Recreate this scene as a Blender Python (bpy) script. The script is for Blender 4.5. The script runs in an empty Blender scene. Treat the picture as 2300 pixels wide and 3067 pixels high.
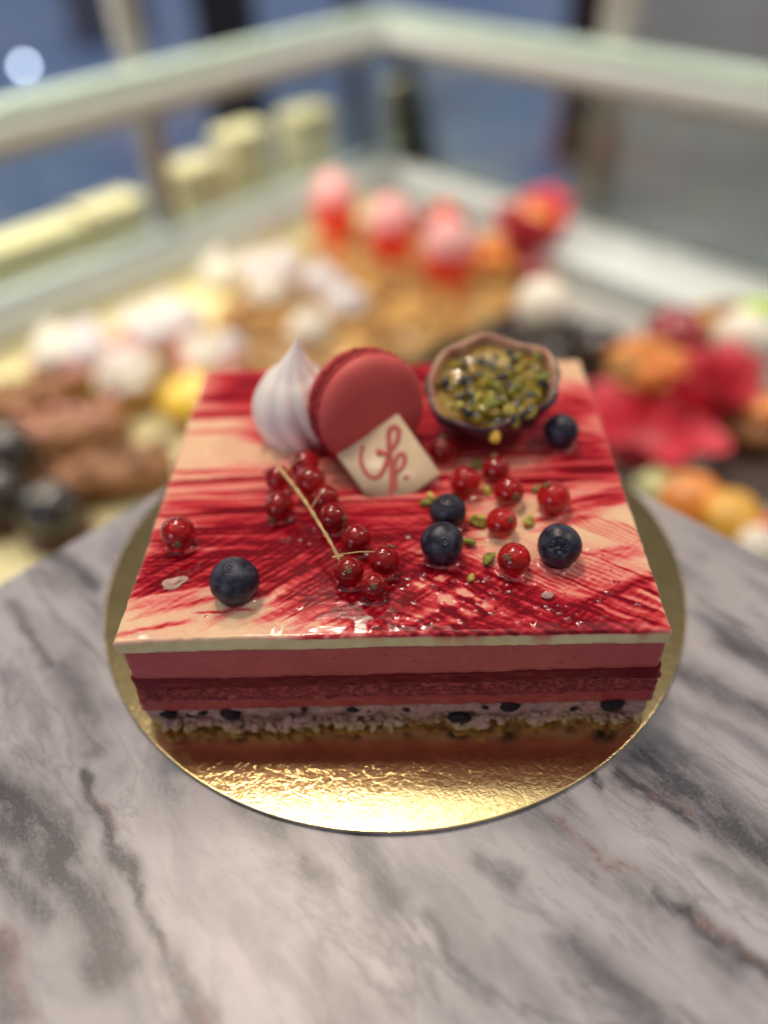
import bpy, bmesh, math, random
import numpy as np
from mathutils import Vector, Matrix

S = 0.01                       # all lengths below are centimetres
scene = bpy.context.scene
COL = scene.collection
random.seed(7)
RNG = np.random.default_rng(11)

# ------------------------------------------------------------------ camera
CAM = Vector((.083, -19.987, 19.981))
FW = Vector((-.01, .750, -.661)).normalized()
RT = Vector((.999, -.021, -.039)); RT = (RT - FW * RT.dot(FW)).normalized()
UP = RT.cross(FW)
cam = bpy.data.cameras.new('camera'); camo = bpy.data.objects.new('camera', cam); COL.objects.link(camo)
m = Matrix((RT, UP, -FW)).transposed().to_4x4(); m.translation = CAM * S
camo.matrix_world = m
cam.sensor_fit = 'VERTICAL'; cam.sensor_height = 36; cam.sensor_width = 27; cam.lens = 27.83
cam.clip_start = .01; cam.clip_end = 60
cam.dof.use_dof = True; cam.dof.focus_distance = .212; cam.dof.aperture_fstop = 2.55
scene.camera = camo

# ------------------------------------------------------------------ world and lamps
w = bpy.data.worlds.new('World'); scene.world = w; w.use_nodes = True
nt = w.node_tree; bg = nt.nodes['Background']
tc = nt.nodes.new('ShaderNodeTexCoord'); sp = nt.nodes.new('ShaderNodeSeparateXYZ')
rp = nt.nodes.new('ShaderNodeValToRGB')
nt.links.new(tc.outputs['Generated'], sp.inputs[0])
mr = nt.nodes.new('ShaderNodeMapRange'); mr.inputs[1].default_value = -1; mr.inputs[2].default_value = 1
nt.links.new(sp.outputs['Z'], mr.inputs[0]); nt.links.new(mr.outputs[0], rp.inputs[0])
e = rp.color_ramp.elements
e[0].position = .45; e[0].color = (.16, .155, .16, 1)
e[1].position = .965; e[1].color = (.95, .90, .86, 1)
for p_, c_ in ((.60, (.20, .20, .215, 1)), (.80, (.13, .125, .12, 1)), (.88, (.17, .16, .15, 1)), (.925, (.62, .58, .53, 1))):
    k = e.new(p_); k.color = c_
nt.links.new(rp.outputs[0], bg.inputs[0]); bg.inputs[1].default_value = .85
scene.view_settings.view_transform = 'Standard'; scene.view_settings.look = 'None'
scene.view_settings.exposure = .10; scene.view_settings.gamma = 1

def lamp(name, az, el, dist, sx, sy, power, col, target=(0, 0, 3)):
    a, b = math.radians(az), math.radians(el)
    d = Vector((math.sin(a) * math.cos(b), math.cos(a) * math.cos(b), math.sin(b)))
    l = bpy.data.lights.new(name, 'AREA'); l.shape = 'RECTANGLE'; l.size = sx * S; l.size_y = sy * S
    l.energy = power; l.color = col
    o = bpy.data.objects.new(name, l); COL.objects.link(o)
    o.location = (Vector(target) + d * dist) * S
    o.rotation_euler = (-d).to_track_quat('-Z', 'Y').to_euler()
    return o
lamp('ceiling_spot', -7, 55, 160, 13, 13, 5.2, (1, .86, .70))
lamp('ceiling_spot', 79, 50, 160, 13, 13, 3.6, (1, .86, .70))
lamp('ceiling_spot', -24, 68.9, 170, 13, 13, 9.0, (1, .80, .62), (-2.3, -12.6, 0))
lamp('ceiling_spot', -60, 62, 170, 13, 13, 2.2, (1, .84, .68))
lamp('ceiling_panel', -4, 63, 170, 60, 26, 1.8, (1, .90, .76))
lamp('shop_window', -143, 18, 110, 40, 30, 1.8, (.72, .80, 1))
# the strip lamps of the display case, hung above its trough
def strip(p, q, z, power):
    p, q = Vector((*p, z)), Vector((*q, z)); d = q - p
    l = bpy.data.lights.new('case_strip_lamp', 'AREA'); l.shape = 'RECTANGLE'; l.size = d.length * S; l.size_y = 2.5 * S
    l.energy = power; l.color = (1, .94, .80)
    o = bpy.data.objects.new('case_strip_lamp', l); COL.objects.link(o)
    o.location = (p + q) / 2 * S; o.rotation_euler = (0, 0, math.atan2(d.y, d.x))
strip((-72, 26), (-8, 90), 22, 3.5)
strip((70, 12), (10, 84), 22, 1.2)

# ------------------------------------------------------------------ helpers
def mesh_obj(name, verts, faces, mat=None, parent=None, loc=(0, 0, 0), smooth=True, attrs=None):
    me = bpy.data.meshes.new(name)
    v = np.asarray(verts, float) * S
    me.from_pydata(v.tolist(), [], [list(map(int, f)) for f in faces]); me.update()
    if smooth: me.polygons.foreach_set('use_smooth', [True] * len(me.polygons))
    if attrs:
        for k_, a in attrs.items():
            at = me.attributes.new(k_, 'FLOAT', 'POINT'); at.data.foreach_set('value', np.asarray(a, np.float32))
    if mat: me.materials.append(mat)
    o = bpy.data.objects.new(name, me); COL.objects.link(o)
    o.location = Vector(loc) * S
    if parent: o.parent = parent
    return o
def tag(o, label=None, cat=None, group=None, kind=None):
    if label: o['label'] = label
    if cat: o['category'] = cat
    if group: o['group'] = group
    if kind: o['kind'] = kind
    return o
def thing(name, label, cat, loc=(0, 0, 0), rot=None, group=None):
    o = bpy.data.objects.new(name, None); COL.objects.link(o); o.empty_display_size = .01
    o.location = Vector(loc) * S
    if rot is not None: o.rotation_euler = rot.to_euler() if hasattr(rot, 'to_euler') else rot
    return tag(o, label, cat, group)
def copy_tree(o, parent=None):
    c = o.copy(); COL.objects.link(c)
    if parent: c.parent = parent
    for ch in list(o.children): copy_tree(ch, c)
    return c
def align(zdir, spin=0):
    return Vector(zdir).to_track_quat('Z', 'Y').to_matrix().to_4x4() @ Matrix.Rotation(spin, 4, 'Z')
def facing(a, b):              # direction on a ball: a right, b up as the photo shows it
    return (RT * a + UP * b - FW * math.sqrt(max(0, 1 - a * a - b * b))).normalized()

class MB:                      # collects shapes into one mesh
    def __init__(s): s.v = []; s.f = []
    def add(s, v, f, M=None):
        n = len(s.v)
        for p in v:
            p = Vector(p); s.v.append(tuple(M @ p) if M is not None else tuple(p))
        s.f += [[n + i for i in q] for q in f]
        return s
    def build(s, name, mat, parent=None, loc=(0, 0, 0), smooth=True): return mesh_obj(name, s.v, s.f, mat, parent, loc, smooth)
def lathe(prof, n=48, fr=None):
    """prof: (r, z) pairs; fr(phi, i) scales the radius"""
    v = []; f = []
    for i, (r, z) in enumerate(prof):
        for j in range(n):
            p = 2 * math.pi * j / n; q = r * (fr(p, i) if fr else 1)
            v.append((q * math.cos(p), q * math.sin(p), z))
    for i in range(len(prof) - 1):
        for j in range(n): f.append((i * n + j, i * n + (j + 1) % n, (i + 1) * n + (j + 1) % n, (i + 1) * n + j))
    f.append([j for j in range(n)][::-1]); f.append([(len(prof) - 1) * n + j for j in range(n)])
    return v, f
def box(x0, x1, y0, y1, z0, z1):
    return ([(x0, y0, z0), (x1, y0, z0), (x1, y1, z0), (x0, y1, z0), (x0, y0, z1), (x1, y0, z1), (x1, y1, z1), (x0, y1, z1)],
            [(3, 2, 1, 0), (4, 5, 6, 7), (0, 1, 5, 4), (1, 2, 6, 5), (2, 3, 7, 6), (3, 0, 4, 7)])
def tube(pts, rad, n=10, closed=False):
    pts = [Vector(p) for p in pts]; v = []; f = []; m_ = len(pts)
    for i, p in enumerate(pts):
        a = pts[min(i + 1, m_ - 1)] - pts[max(i - 1, 0)]
        q = a.to_track_quat('Z', 'Y'); r = rad[i] if hasattr(rad, '__len__') else rad
        for j in range(n):
            t = 2 * math.pi * j / n
            v.append(tuple(p + q @ Vector((r * math.cos(t), r * math.sin(t), 0))))
    for i in range(m_ - 1):
        for j in range(n): f.append((i * n + j, i * n + (j + 1) % n, (i + 1) * n + (j + 1) % n, (i + 1) * n + j))
    f.append(list(range(n))[::-1]); f.append([(m_ - 1) * n + j for j in range(n)])
    return v, f
def bezier_pts(pts, k=6):      # Catmull-Rom
    P = [np.array(p, float) for p in pts]; P = [2 * P[0] - P[1]] + P + [2 * P[-1] - P[-2]]; o = []
    for i in range(1, len(P) - 2):
        for t in np.linspace(0, 1, k, endpoint=False):
            a, b, c, d = P[i - 1], P[i], P[i + 1], P[i + 2]
            o.append(.5 * (2 * b + (c - a) * t + (2 * a - 5 * b + 4 * c - d) * t * t + (3 * b - a - 3 * c + d) * t ** 3))
    o.append(P[-2]); return o
def hsh(i, j, k, s):
    x = (i.astype(np.int64) * 374761393 + j.astype(np.int64) * 668265263 + k.astype(np.int64) * 2147483647 + s * 974634777) & 0xffffffff
    x = ((x ^ (x >> 13)) * 1274126177) & 0xffffffff
    return ((x ^ (x >> 16)) & 0xffffff) / float(0xffffff)
def vnoise(x, y, z=None, seed=0):
    x = np.asarray(x, float); y = np.asarray(y, float) + 0 * x; z = np.zeros_like(x) if z is None else np.asarray(z, float) + 0 * x
    i, j, k_ = np.floor(x), np.floor(y), np.floor(z); fx, fy, fz = x - i, y - j, z - k_
    fx, fy, fz = [q * q * (3 - 2 * q) for q in (fx, fy, fz)]; r = 0
    for a in (0, 1):
        for b in (0, 1):
            for c in (0, 1):
                r = r + hsh(i + a, j + b, k_ + c, seed) * (fx if a else 1 - fx) * (fy if b else 1 - fy) * (fz if c else 1 - fz)
    return r
def fbm(x, y, z=None, seed=0, oct_=4):
    r = 0; a = .5; t = 0
    for o in range(oct_):
        q = 2 ** o; r = r + a * vnoise(np.asarray(x) * q, np.asarray(y) * q, None if z is None else np.asarray(z) * q, seed + o); t += a; a *= .5
    return r / t
def ball(r=1, n=24, m_=14, fn=None, sq=(1, 1, 1)):
    v = []; f = []
    for i in range(m_ + 1):
        th = math.pi * i / m_
        for j in range(n):
            p = 2 * math.pi * j / n
            d = (math.sin(th) * math.cos(p), math.sin(th) * math.sin(p), math.cos(th)); q = r * (fn(th, p) if fn else 1)
            v.append((d[0] * q * sq[0], d[1] * q * sq[1], d[2] * q * sq[2]))
    for i in range(m_):
        for j in range(n): f.append((i * n + j, (i + 1) * n + j, (i + 1) * n + (j + 1) % n, i * n + (j + 1) % n))
    return v, f
def chunk(r, seed, n=10, m_=7, amp=.35, sq=(1, 1, 1)):
    rr = random.Random(seed); ph = [rr.uniform(0, 6.28) for _ in range(6)]
    def fn(th, p): return 1 + amp * math.sin(th) * (math.sin(2 * p + ph[0]) * .5 + math.sin(3 * p + ph[1]) * .4) + amp * .5 * math.sin(4 * th + ph[2])
    return ball(r, n, m_, fn, sq)

# ------------------------------------------------------------------ materials
class NT:
    def __init__(s, name, **kw):
        s.m = bpy.data.materials.new(name); s.m.use_nodes = True; s.t = s.m.node_tree; s.b = s.t.nodes['Principled BSDF']
        s.c = None
        for k_, v in kw.items(): s.set(k_, v)
    def set(s, k_, v):
        k_ = {'col': 'Base Color', 'rough': 'Roughness', 'metal': 'Metallic', 'ior': 'IOR', 'trans': 'Transmission Weight', 'sss': 'Subsurface Weight',
              'sssr': 'Subsurface Radius', 'ssss': 'Subsurface Scale', 'coat': 'Coat Weight', 'coatr': 'Coat Roughness', 'spec': 'Specular IOR Level', 'alpha': 'Alpha',
              'emit': 'Emission Color', 'emits': 'Emission Strength', 'sheen': 'Sheen Weight'}.get(k_, k_)
        i = s.b.inputs[k_]
        if hasattr(v, 'is_output'): s.t.links.new(v, i)
        else:
            if k_ in ('Base Color', 'Emission Color') and len(v) == 3: v = (*v, 1)
            i.default_value = v
        return s
    def n(s, kind, **kw):
        nd = s.t.nodes.new('ShaderNode' + kind)
        for k_, v in kw.items():
            if k_.startswith('i_'):
                q = k_[2:]; i = nd.inputs[int(q)] if q.isdigit() else nd.inputs[q.replace('_', ' ')]
                if hasattr(v, 'is_output'): s.t.links.new(v, i)
                else: i.default_value = v
            else: setattr(nd, k_, v)
        return nd
    def co(s, scale=(1, 1, 1), rotz=0):       # object coordinates in centimetres
        if s.c is None: s.c = s.n('TexCoord').outputs['Object']
        return s.n('Mapping', i_Vector=s.c, i_Scale=tuple(100 * q for q in scale), i_Rotation=(0, 0, rotz)).outputs[0]
    def noise(s, scale, detail=4, rough=.55, co=None, dist=0):
        return s.n('TexNoise', i_Vector=co if co is not None else s.co(), i_Scale=scale, i_Detail=detail, i_Roughness=rough, i_Distortion=dist).outputs['Fac']
    def vor(s, scale, co=None, feature='F1'):
        return s.n('TexVoronoi', feature=feature, i_Vector=co if co is not None else s.co(), i_Scale=scale).outputs['Distance']
    def ramp(s, fac, stops, interp='LINEAR'):
        r = s.n('ValToRGB', i_0=fac); r.color_ramp.interpolation = interp; e = r.color_ramp.elements
        while len(e) < len(stops): e.new(.5)
        for q, (p, c) in zip(e, stops): q.position = p; q.color = (*c, 1) if hasattr(c, '__len__') else (c, c, c, 1)
        return r.outputs[0]
    def math(s, op, a, b=0.0, clamp=False): return s.n('Math', operation=op, use_clamp=clamp, i_0=a, i_1=b).outputs[0]
    def mix(s, fac, a, b, blend='MIX'):
        nd = s.n('Mix', data_type='RGBA', blend_type=blend)
        for i, v in ((0, fac), (6, a), (7, b)):
            if hasattr(v, 'is_output'): s.t.links.new(v, nd.inputs[i])
            else: nd.inputs[i].default_value = v if i == 0 else ((*v, 1) if len(v) == 3 else v)
        return nd.outputs[2]
    def attr(s, name): return s.n('Attribute', attribute_name=name).outputs['Fac']
    def bump(s, h, dist=.02, strength=1.0):
        s.set('Normal', s.n('Bump', i_Height=h, i_Distance=dist * S, i_Strength=strength).outputs[0]); return s
def plain(name, col, rough=.5, var=.25, scale=2.0, **kw):
    k_ = NT(name, rough=rough, **kw)
    f = k_.noise(scale, 4)
    k_.set('col', k_.ramp(f, [(.3, tuple(q * (1 - var) for q in col)), (.7, tuple(min(1, q * (1 + var)) for q in col))]))
    return k_
RED = (.62, .1, .05)

STROKES= [(-7.17, 5.2, 1.64, 5.69, 2.6, 0.9, 0.35, 8), (-4.51, 2.03, 6.09, 2.48, 3.0, 0.85, 0.3, 8), (5.83, 4.37, 7.31, 3.12, 2.0, 0.6, 0.35, 8), (5.63, 1.57, 7.42, 0.61, 2.4, 0.55, 0.5, 14), (-7.55, 3.65, -4.06, 3.68, 0.5, 0.55, 0.7, 6), (-7.42, 2.57, -4.58, 2.57, 0.3, 0.45, 0.7, 4), (-7.26, 0.32, -3.39, 0.33, 0.22, 0.55, 0.7, 3), (-7.22, -0.23, -3.04, -0.16, 0.4, 0.6, 0.8, 5), (-7.23, -0.85, -3.28, -0.77, 0.5, 0.7, 0.8, 6), (-7.35, -1.64, -2.63, -1.48, 0.8, 0.85, 0.75, 9), (-5.76, -2.41, -0.76, -2.29, 0.9, 1.0, 0.75, 9), (-7.26, -2.72, -1.69, -2.91, 0.8, 0.85, 0.75, 9), (-7.28, -3.41, -2.48, -3.27, 0.8, 0.9, 0.75, 9), (-7.2, -4.11, -2.96, -3.87, 0.9, 0.9, 0.75, 9), (-7.23, -4.7, -4.64, -4.18, 0.9, 1.0, 0.75, 9), (-7.28, -5.17, -5.24, -4.53, 0.35, 0.85, 0.75, 9), (-3.45, -1.82, 2.36, -1.28, 2.2, 0.6, 0.7, 20), (-3.85, -3.13, 2.25, -2.84, 1.7, 0.75, 0.6, 14), (-4.41, -4.83, -1.16, -2.73, 0.42, 0.92, 0.7, 4), (-3.8, -5.09, -0.6, -3.04, 0.42, 0.92, 0.7, 4), (-3.06, -5.39, 0.07, -3.36, 0.42, 0.92, 0.7, 4), (-2.34, -5.74, 0.8, -3.67, 0.42, 0.92, 0.7, 4), (-1.58, -6.03, 1.44, -4.15, 0.42, 0.92, 0.7, 4), (-0.72, -6.26, 1.99, -4.7, 0.42, 0.92, 0.7, 4), (-2.44, -5.27, 0.07, -6.28, 0.8, 1.0, 0.5, 6), (-2.03, -3.95, 0.97, -4.76, 1.3, 0.75, 0.5, 8), (-1.96, -4.94, 0.69, -5.52, 0.7, 0.7, 0.5, 6), (0.07, -6.23, 1.99, -4.7, 0.3, 0.75, 0.8, 4), (0.55, -6.51, 2.57, -5.27, 0.3, 0.75, 0.8, 4), (1.27, -6.61, 3.4, -5.59, 0.3, 0.75, 0.8, 4), (1.98, -6.62, 3.74, -5.85, 0.3, 0.75, 0.8, 4), (-0.05, -4.73, 2.0, -6.28, 0.3, 0.65, 0.8, 4), (0.59, -4.4, 2.74, -6.14, 0.3, 0.65, 0.8, 4), (1.12, -4.05, 3.36, -6.0, 0.3, 0.65, 0.8, 4), (1.5, -4.24, 4.03, -6.33, 0.3, 0.65, 0.8, 4), (1.97, -4.88, 4.69, -6.66, 0.3, 0.65, 0.8, 4), (1.45, -3.84, 4.24, -5.75, 0.5, 1.0, 0.25, 4), (4.18, -5.7, 5.55, -6.6, 0.75, 1.0, 0.2, 4), (5.11, -5.77, 7.41, -4.62, 0.28, 0.75, 0.5, 4), (4.99, -5.64, 6.46, -6.63, 0.2, 0.72, 0.4, 2), (5.43, -5.53, 6.98, -6.49, 0.2, 0.72, 0.4, 2), (5.77, -5.36, 7.17, -6.21, 0.2, 0.72, 0.4, 2), (6.18, -5.2, 7.21, -5.89, 0.2, 0.72, 0.4, 2), (6.61, -5.01, 7.21, -5.48, 0.2, 0.72, 0.4, 2), (4.65, -5.82, 5.86, -6.69, 0.2, 0.72, 0.4, 2), (2.96, -5.08, 7.04, -5.69, 1.5, 0.3, 0.5, 10), (3.35, -3.84, 7.15, -4.23, 1.2, 0.16, 0.5, 10), (-0.05, -6.15, 5.22, -6.36, 1.0, 0.34, 0.7, 9), (-2.45, -6.62, 7.09, -6.44, 0.42, 0.62, 0.8, 3), (-3.73, -4.08, -0.06, -4.47, 1.2, 0.5, 0.6, 9), (2.17, -3.91, 4.46, -5.49, 0.085, 0.4, 0.5, 1), (2.39, -3.88, 4.64, -5.42, 0.085, 0.4, 0.5, 1), (2.62, -3.84, 4.83, -5.35, 0.085, 0.4, 0.5, 1), (2.85, -3.8, 5.01, -5.28, 0.085, 0.4, 0.5, 1), (3.07, -3.76, 5.2, -5.21, 0.085, 0.4, 0.5, 1), (3.3, -3.72, 5.38, -5.14, 0.085, 0.4, 0.5, 1), (3.53, -3.68, 5.57, -5.07, 0.085, 0.4, 0.5, 1), (3.75, -3.64, 5.76, -5.0, 0.085, 0.4, 0.5, 1), (3.98, -3.6, 5.95, -4.92, 0.085, 0.4, 0.5, 1), (4.21, -3.56, 6.14, -4.85, 0.085, 0.4, 0.5, 1), (4.44, -3.52, 6.33, -4.78, 0.085, 0.4, 0.5, 1), (4.67, -3.48, 6.52, -4.71, 0.085, 0.4, 0.5, 1), (4.9, -3.44, 6.71, -4.63, 0.085, 0.4, 0.5, 1), (5.09, -2.33, 6.61, -3.47, 0.08, 0.34, 0.5, 1), (5.38, -2.36, 6.84, -3.5, 0.08, 0.34, 0.5, 1), (5.68, -2.4, 7.07, -3.53, 0.08, 0.34, 0.5, 1), (5.97, -2.43, 7.3, -3.55, 0.08, 0.34, 0.5, 1), (6.26, -2.46, 7.52, -3.58, 0.08, 0.34, 0.5, 1), (6.55, -2.49, 7.75, -3.61, 0.08, 0.34, 0.5, 1), (4.18, -2.51, 7.34, -1.4, 0.35, 0.5, 0.7, 4), (4.67, -1.9, 7.28, -1.02, 0.35, 0.5, 0.7, 4), (4.12, -2.91, 6.28, -2.17, 0.25, 0.4, 0.7, 4), (2.83, -0.74, 7.31, -0.23, 1.3, 0.72, 0.6, 12), (5.25, 0.09, 7.34, 0.61, 1.2, 0.6, 0.6, 10), (5.93, -3.92, 7.3, -3.59, 0.5, 0.35, 0.6, 4), (-7.45, -6.52, -5.22, -6.02, 0.15, 0.4, 0.5, 2), (-6.76, -5.82, -4.61, -5.21, 0.25, 0.42, 0.7, 3), (-4.83, -6.11, -3.13, -4.82, 0.25, 0.42, 0.7, 3), (-3.48, -6.06, -1.57, -5.12, 0.3, 0.5, 0.7, 3), (-2.49, -6.17, -0.92, -5.48, 0.3, 0.5, 0.7, 3), (-7.19, -5.61, -5.39, -5.1, 0.3, 0.38, 0.7, 3), (-5.08, -5.78, -3.78, -5.7, 0.1, 0.75, 0.6, 2), (-5.12, -4.49, -2.63, -4.66, 0.5, 0.5, 0.6, 4), (-7.09, 1.75, -3.15, 1.06, 1.3, -0.85, 0.2, 4), (6.51, 6.57, 7.42, 5.85, 1.0, -0.95, 0.1, 3), (3.11, -3.64, 5.13, -4.08, 0.7, -0.6, 0.2, 4), (0.52, -0.42, 2.41, -0.49, 0.8, 0.5, 0.5, 6)]
PAS_C= [3.523, 1.887, 6.0] ;PAS_N= [-0.06, -0.422, 0.905]
PAS_OUT= [(0.06, 2.16), (0.56, 1.91), (1.21, 1.52), (1.93, 1.21), (2.12, 0.56), (2.06, -0.28), (1.66, -1.03), (1.13, -1.19), (0.46, -1.44), (-0.17, -1.73), (-0.51, -1.91), (-0.82, -1.84), (-1.29, -1.53), (-1.84, -1.21), (-2.07, -0.52), (-2.14, 0.18), (-2.03, 0.67), (-1.87, 1.05), (-1.59, 1.49), (-1.27, 1.67), (-0.97, 1.72), (-0.55, 1.89)]
TILE_P= [-0.15, -1.3, 4.1] ;TILE_R= [0.997, 0.08, 0.0] ;TILE_U= [-0.054, 0.674, 0.736]
TILE_C= [(0.696, 2.58), (-1.327, 1.453), (-0.177, -0.588), (1.854, 0.529)]
TILE_B= [(-0.657, 0.133), (0.824, -0.155)]
LOGO_A= [(-0.474, 1.678), (-0.577, 1.386), (-0.584, 1.124), (-0.513, 0.891), (-0.379, 0.721), (-0.217, 0.645), (-0.021, 0.732), (0.146, 0.98), (0.261, 1.308), (0.328, 1.679), (0.342, 1.942), (0.415, 2.105), (0.533, 2.158), (0.647, 2.084), (0.653, 1.913), (0.571, 1.694), (0.431, 1.5), (0.267, 1.364), (0.118, 1.378), (0.013, 1.463), (-0.047, 1.431), (-0.017, 1.353), (0.093, 1.324)]
LOGO_B= [(0.342, 1.357), (0.326, 1.001), (0.3, 0.627), (0.263, 0.329), (0.21, 0.014)]
LOGO_C= [(0.398, 0.203), (0.412, 0.541), (0.434, 0.84), (0.464, 1.063), (0.549, 1.244), (0.669, 1.308), (0.762, 1.224), (0.744, 1.037), (0.632, 0.859), (0.49, 0.759), (0.375, 0.732)]
LOGO_D= [(0.754, 0.565)]
VEINS= [([(-11.6, -7.99), (-10.22, -9.02), (-9.18, -9.97), (-8.36, -11.2), (-7.65, -12.1), (-7.13, -12.85)], 0.9, 0.95, 0), ([(-11.0, -8.99), (-9.85, -9.82), (-9.05, -10.82)], 0.8, 0.6, 0), ([(-10.63, -10.4), (-9.79, -11.14), (-9.06, -11.95)], 0.5, 0.6, 0), ([(-8.95, -7.82), (-8.43, -8.83), (-7.6, -9.91), (-7.04, -10.78), (-6.21, -11.94), (-5.75, -12.59)], 0.22, 0.75, 0), ([(-7.33, -10.29), (-6.89, -10.9)], 0.35, 0.7, 0), ([(-5.51, -12.7), (-5.06, -13.41), (-4.64, -14.08)], 0.5, 0.7, 0), ([(-4.72, -13.9), (-4.39, -14.36)], 0.15, 0.8, 1), ([(-9.88, -12.24), (-9.21, -13.08), (-8.76, -13.95)], 0.3, 0.7, 1), ([(-9.88, -12.55), (-9.19, -13.93)], 0.5, 0.5, 0), ([(-13.12, 1.74), (-11.54, 0.43), (-10.67, -0.31)], 0.5, 0.6, 0), ([(-13.24, -1.05), (-11.68, -2.98), (-10.99, -3.78)], 0.25, 0.5, 0), ([(-10.48, -3.99), (-9.41, -5.79), (-8.8, -7.09)], 0.7, 0.45, 0), ([(-8.77, -8.26), (-7.85, -9.38), (-7.54, -9.65)], 0.12, 0.5, 1), ([(-4.28, -8.87), (-3.05, -9.96), (-2.16, -10.85)], 0.7, 0.5, 0), ([(-2.6, -10.48), (-2.35, -10.73)], 0.25, 0.8, 0), ([(-1.22, -9.91), (-0.63, -10.79), (-0.3, -11.61)], 0.6, 0.65, 0), ([(0.71, -11.98), (1.28, -13.14)], 0.3, 0.5, 0), ([(0.31, -10.95), (1.45, -12.43), (1.87, -13.55)], 0.6, 0.25, 0), ([(1.99, -10.66), (2.73, -11.28)], 0.35, 0.5, 0), ([(3.91, -9.87), (4.83, -10.65), (5.62, -11.27)], 0.15, 0.8, 1), ([(3.24, -9.45), (4.46, -10.76), (5.87, -12.06)], 0.8, 0.3, 0), ([(5.16, -8.59), (5.47, -8.88)], 0.22, 0.95, 0), ([(5.91, -8.62), (6.85, -9.34), (7.71, -10.15)], 0.3, 0.75, 0), ([(6.68, -9.07), (7.65, -9.96)], 0.12, 0.7, 1), ([(6.81, -8.09), (7.87, -9.25), (9.19, -10.94)], 1.1, 0.65, 0), ([(7.2, -8.11), (9.25, -10.22)], 0.5, 0.4, 0), ([(8.64, -10.56), (9.3, -11.3)], 0.3, 0.7, 0), ([(5.93, -11.85), (7.07, -12.84), (8.29, -13.86)], 0.3, 0.7, 0), ([(6.84, -12.53), (8.37, -13.68)], 0.14, 0.8, 1), ([(3.99, -13.04), (4.79, -13.75), (5.44, -14.41)], 0.6, 0.5, 0), ([(6.86, -13.14), (7.36, -13.55)], 0.4, 0.5, 0), ([(10.19, -3.77), (11.86, -5.14)], 0.5, 0.55, 0), ([(8.93, -4.99), (10.95, -7.09)], 0.7, 0.5, 0), ([(8.07, -5.98), (10.23, -8.25)], 0.5, 0.25, 0), ([(-1.98, -12.73), (-0.89, -14.02)], 0.6, 0.25, 0), ([(2.17, -12.87), (3.04, -14.15)], 0.5, 0.3, 0), ([(7.67, -11.0), (9.05, -12.5)], 0.5, 0.4, 0), ([(-4.63, -10.99), (-3.58, -12.15), (-3.06, -12.99)], 0.5, 0.2, 0)]


# ================================================================== SETTING
# marble: grey-white stone, charcoal and rust veins running down to the right
def marble_mat():
    k_ = NT('marble')
    L = k_.co((1, 1, 1)); g = k_.co((1.15, .24, 1), math.radians(51)) if False else k_.n('Mapping', vector_type='TEXTURE', i_Vector=k_.co(), i_Rotation=(0, 0, math.radians(-51)), i_Scale=(3.1, 1.0, 1)).outputs[0]
    a = k_.noise(.62, 6, .55, g, .9)
    col = k_.ramp(a, [(.24, (.16, .160, .194)), (.37, (.28, .272, .304)), (.50, (.375, .360, .388)), (.74, (.44, .424, .450))])
    b = k_.noise(1.3, 6, .68, g, 1.0)
    fine = k_.ramp(b, [(.52, 0.0), (.60, .5), (.68, .0)])
    col = k_.mix(k_.math('MULTIPLY', fine, k_.ramp(k_.noise(.22, 2, .5, L), [(.42, 0.0), (.65, .75)])), col, (.15, .145, .16))
    gr = k_.noise(9, 5, .65, L)
    for sc_, seed_, wd_, am_ in ((.34, 3.1, .012, .6), (.75, 9.4, .011, .35)):
        q = k_.n('VectorMath', operation='ADD', i_0=g, i_1=(seed_, seed_ * 2, 0)).outputs[0]
        line = k_.math('ABSOLUTE', k_.math('SUBTRACT', k_.noise(sc_, 7, .62, q, .5), .5))
        line = k_.math('MULTIPLY', k_.ramp(line, [(0.0, 1.0), (wd_, .55), (wd_ * 3, 0.0)]), k_.ramp(k_.noise(.16 + sc_ * .1, 2, .5, q), [(.46, 0.0), (.60, am_)]))
        col = k_.mix(line, col, (.085, .083, .096))
    v = k_.math('MULTIPLY', k_.attr('vein'), k_.ramp(k_.noise(1.9, 6, .66, g, .7), [(.28, .45), (.55, 1.1)]))
    v = k_.math('MULTIPLY', k_.math('MULTIPLY', v, 1.25), k_.ramp(gr, [(.28, .65), (.58, 1.0)]), True)
    col = k_.mix(v, col, (.058, .058, .072))
    r = k_.math('MULTIPLY', k_.attr('rust'), k_.ramp(gr, [(.36, .08), (.62, .75)]))
    col = k_.mix(r, col, (.17, .065, .045))
    col = k_.mix(.16, col, k_.ramp(gr, [(.2, .25), (.8, .75)]), 'OVERLAY')
    k_.set('col', col)
    sc = k_.n('Mapping', vector_type='TEXTURE', i_Vector=k_.co(), i_Rotation=(0, 0, math.radians(40)), i_Scale=(3, .09, 1)).outputs[0]
    sc2 = k_.n('Mapping', vector_type='TEXTURE', i_Vector=k_.co(), i_Rotation=(0, 0, math.radians(-25)), i_Scale=(3, .09, 1)).outputs[0]
    scr = k_.math('ADD', k_.noise(1.2, 3, .6, sc), k_.noise(1.1, 3, .6, sc2))
    k_.set('rough', k_.ramp(k_.noise(30, 3, .6, L), [(.3, .22), (.7, .34)]))
    h = k_.math('ADD', k_.math('MULTIPLY', scr, .25), k_.noise(38, 3, .6, L))
    k_.bump(h, .012, .22); k_.set('spec', .5)
    return k_.m
def seg_dist(X, Y, a, b):
    dx, dy = b[0] - a[0], b[1] - a[1]; L2 = dx * dx + dy * dy
    t = np.clip(((X - a[0]) * dx + (Y - a[1]) * dy) / L2, 0, 1)
    return np.hypot(X - a[0] - t * dx, Y - a[1] - t * dy), t
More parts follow.
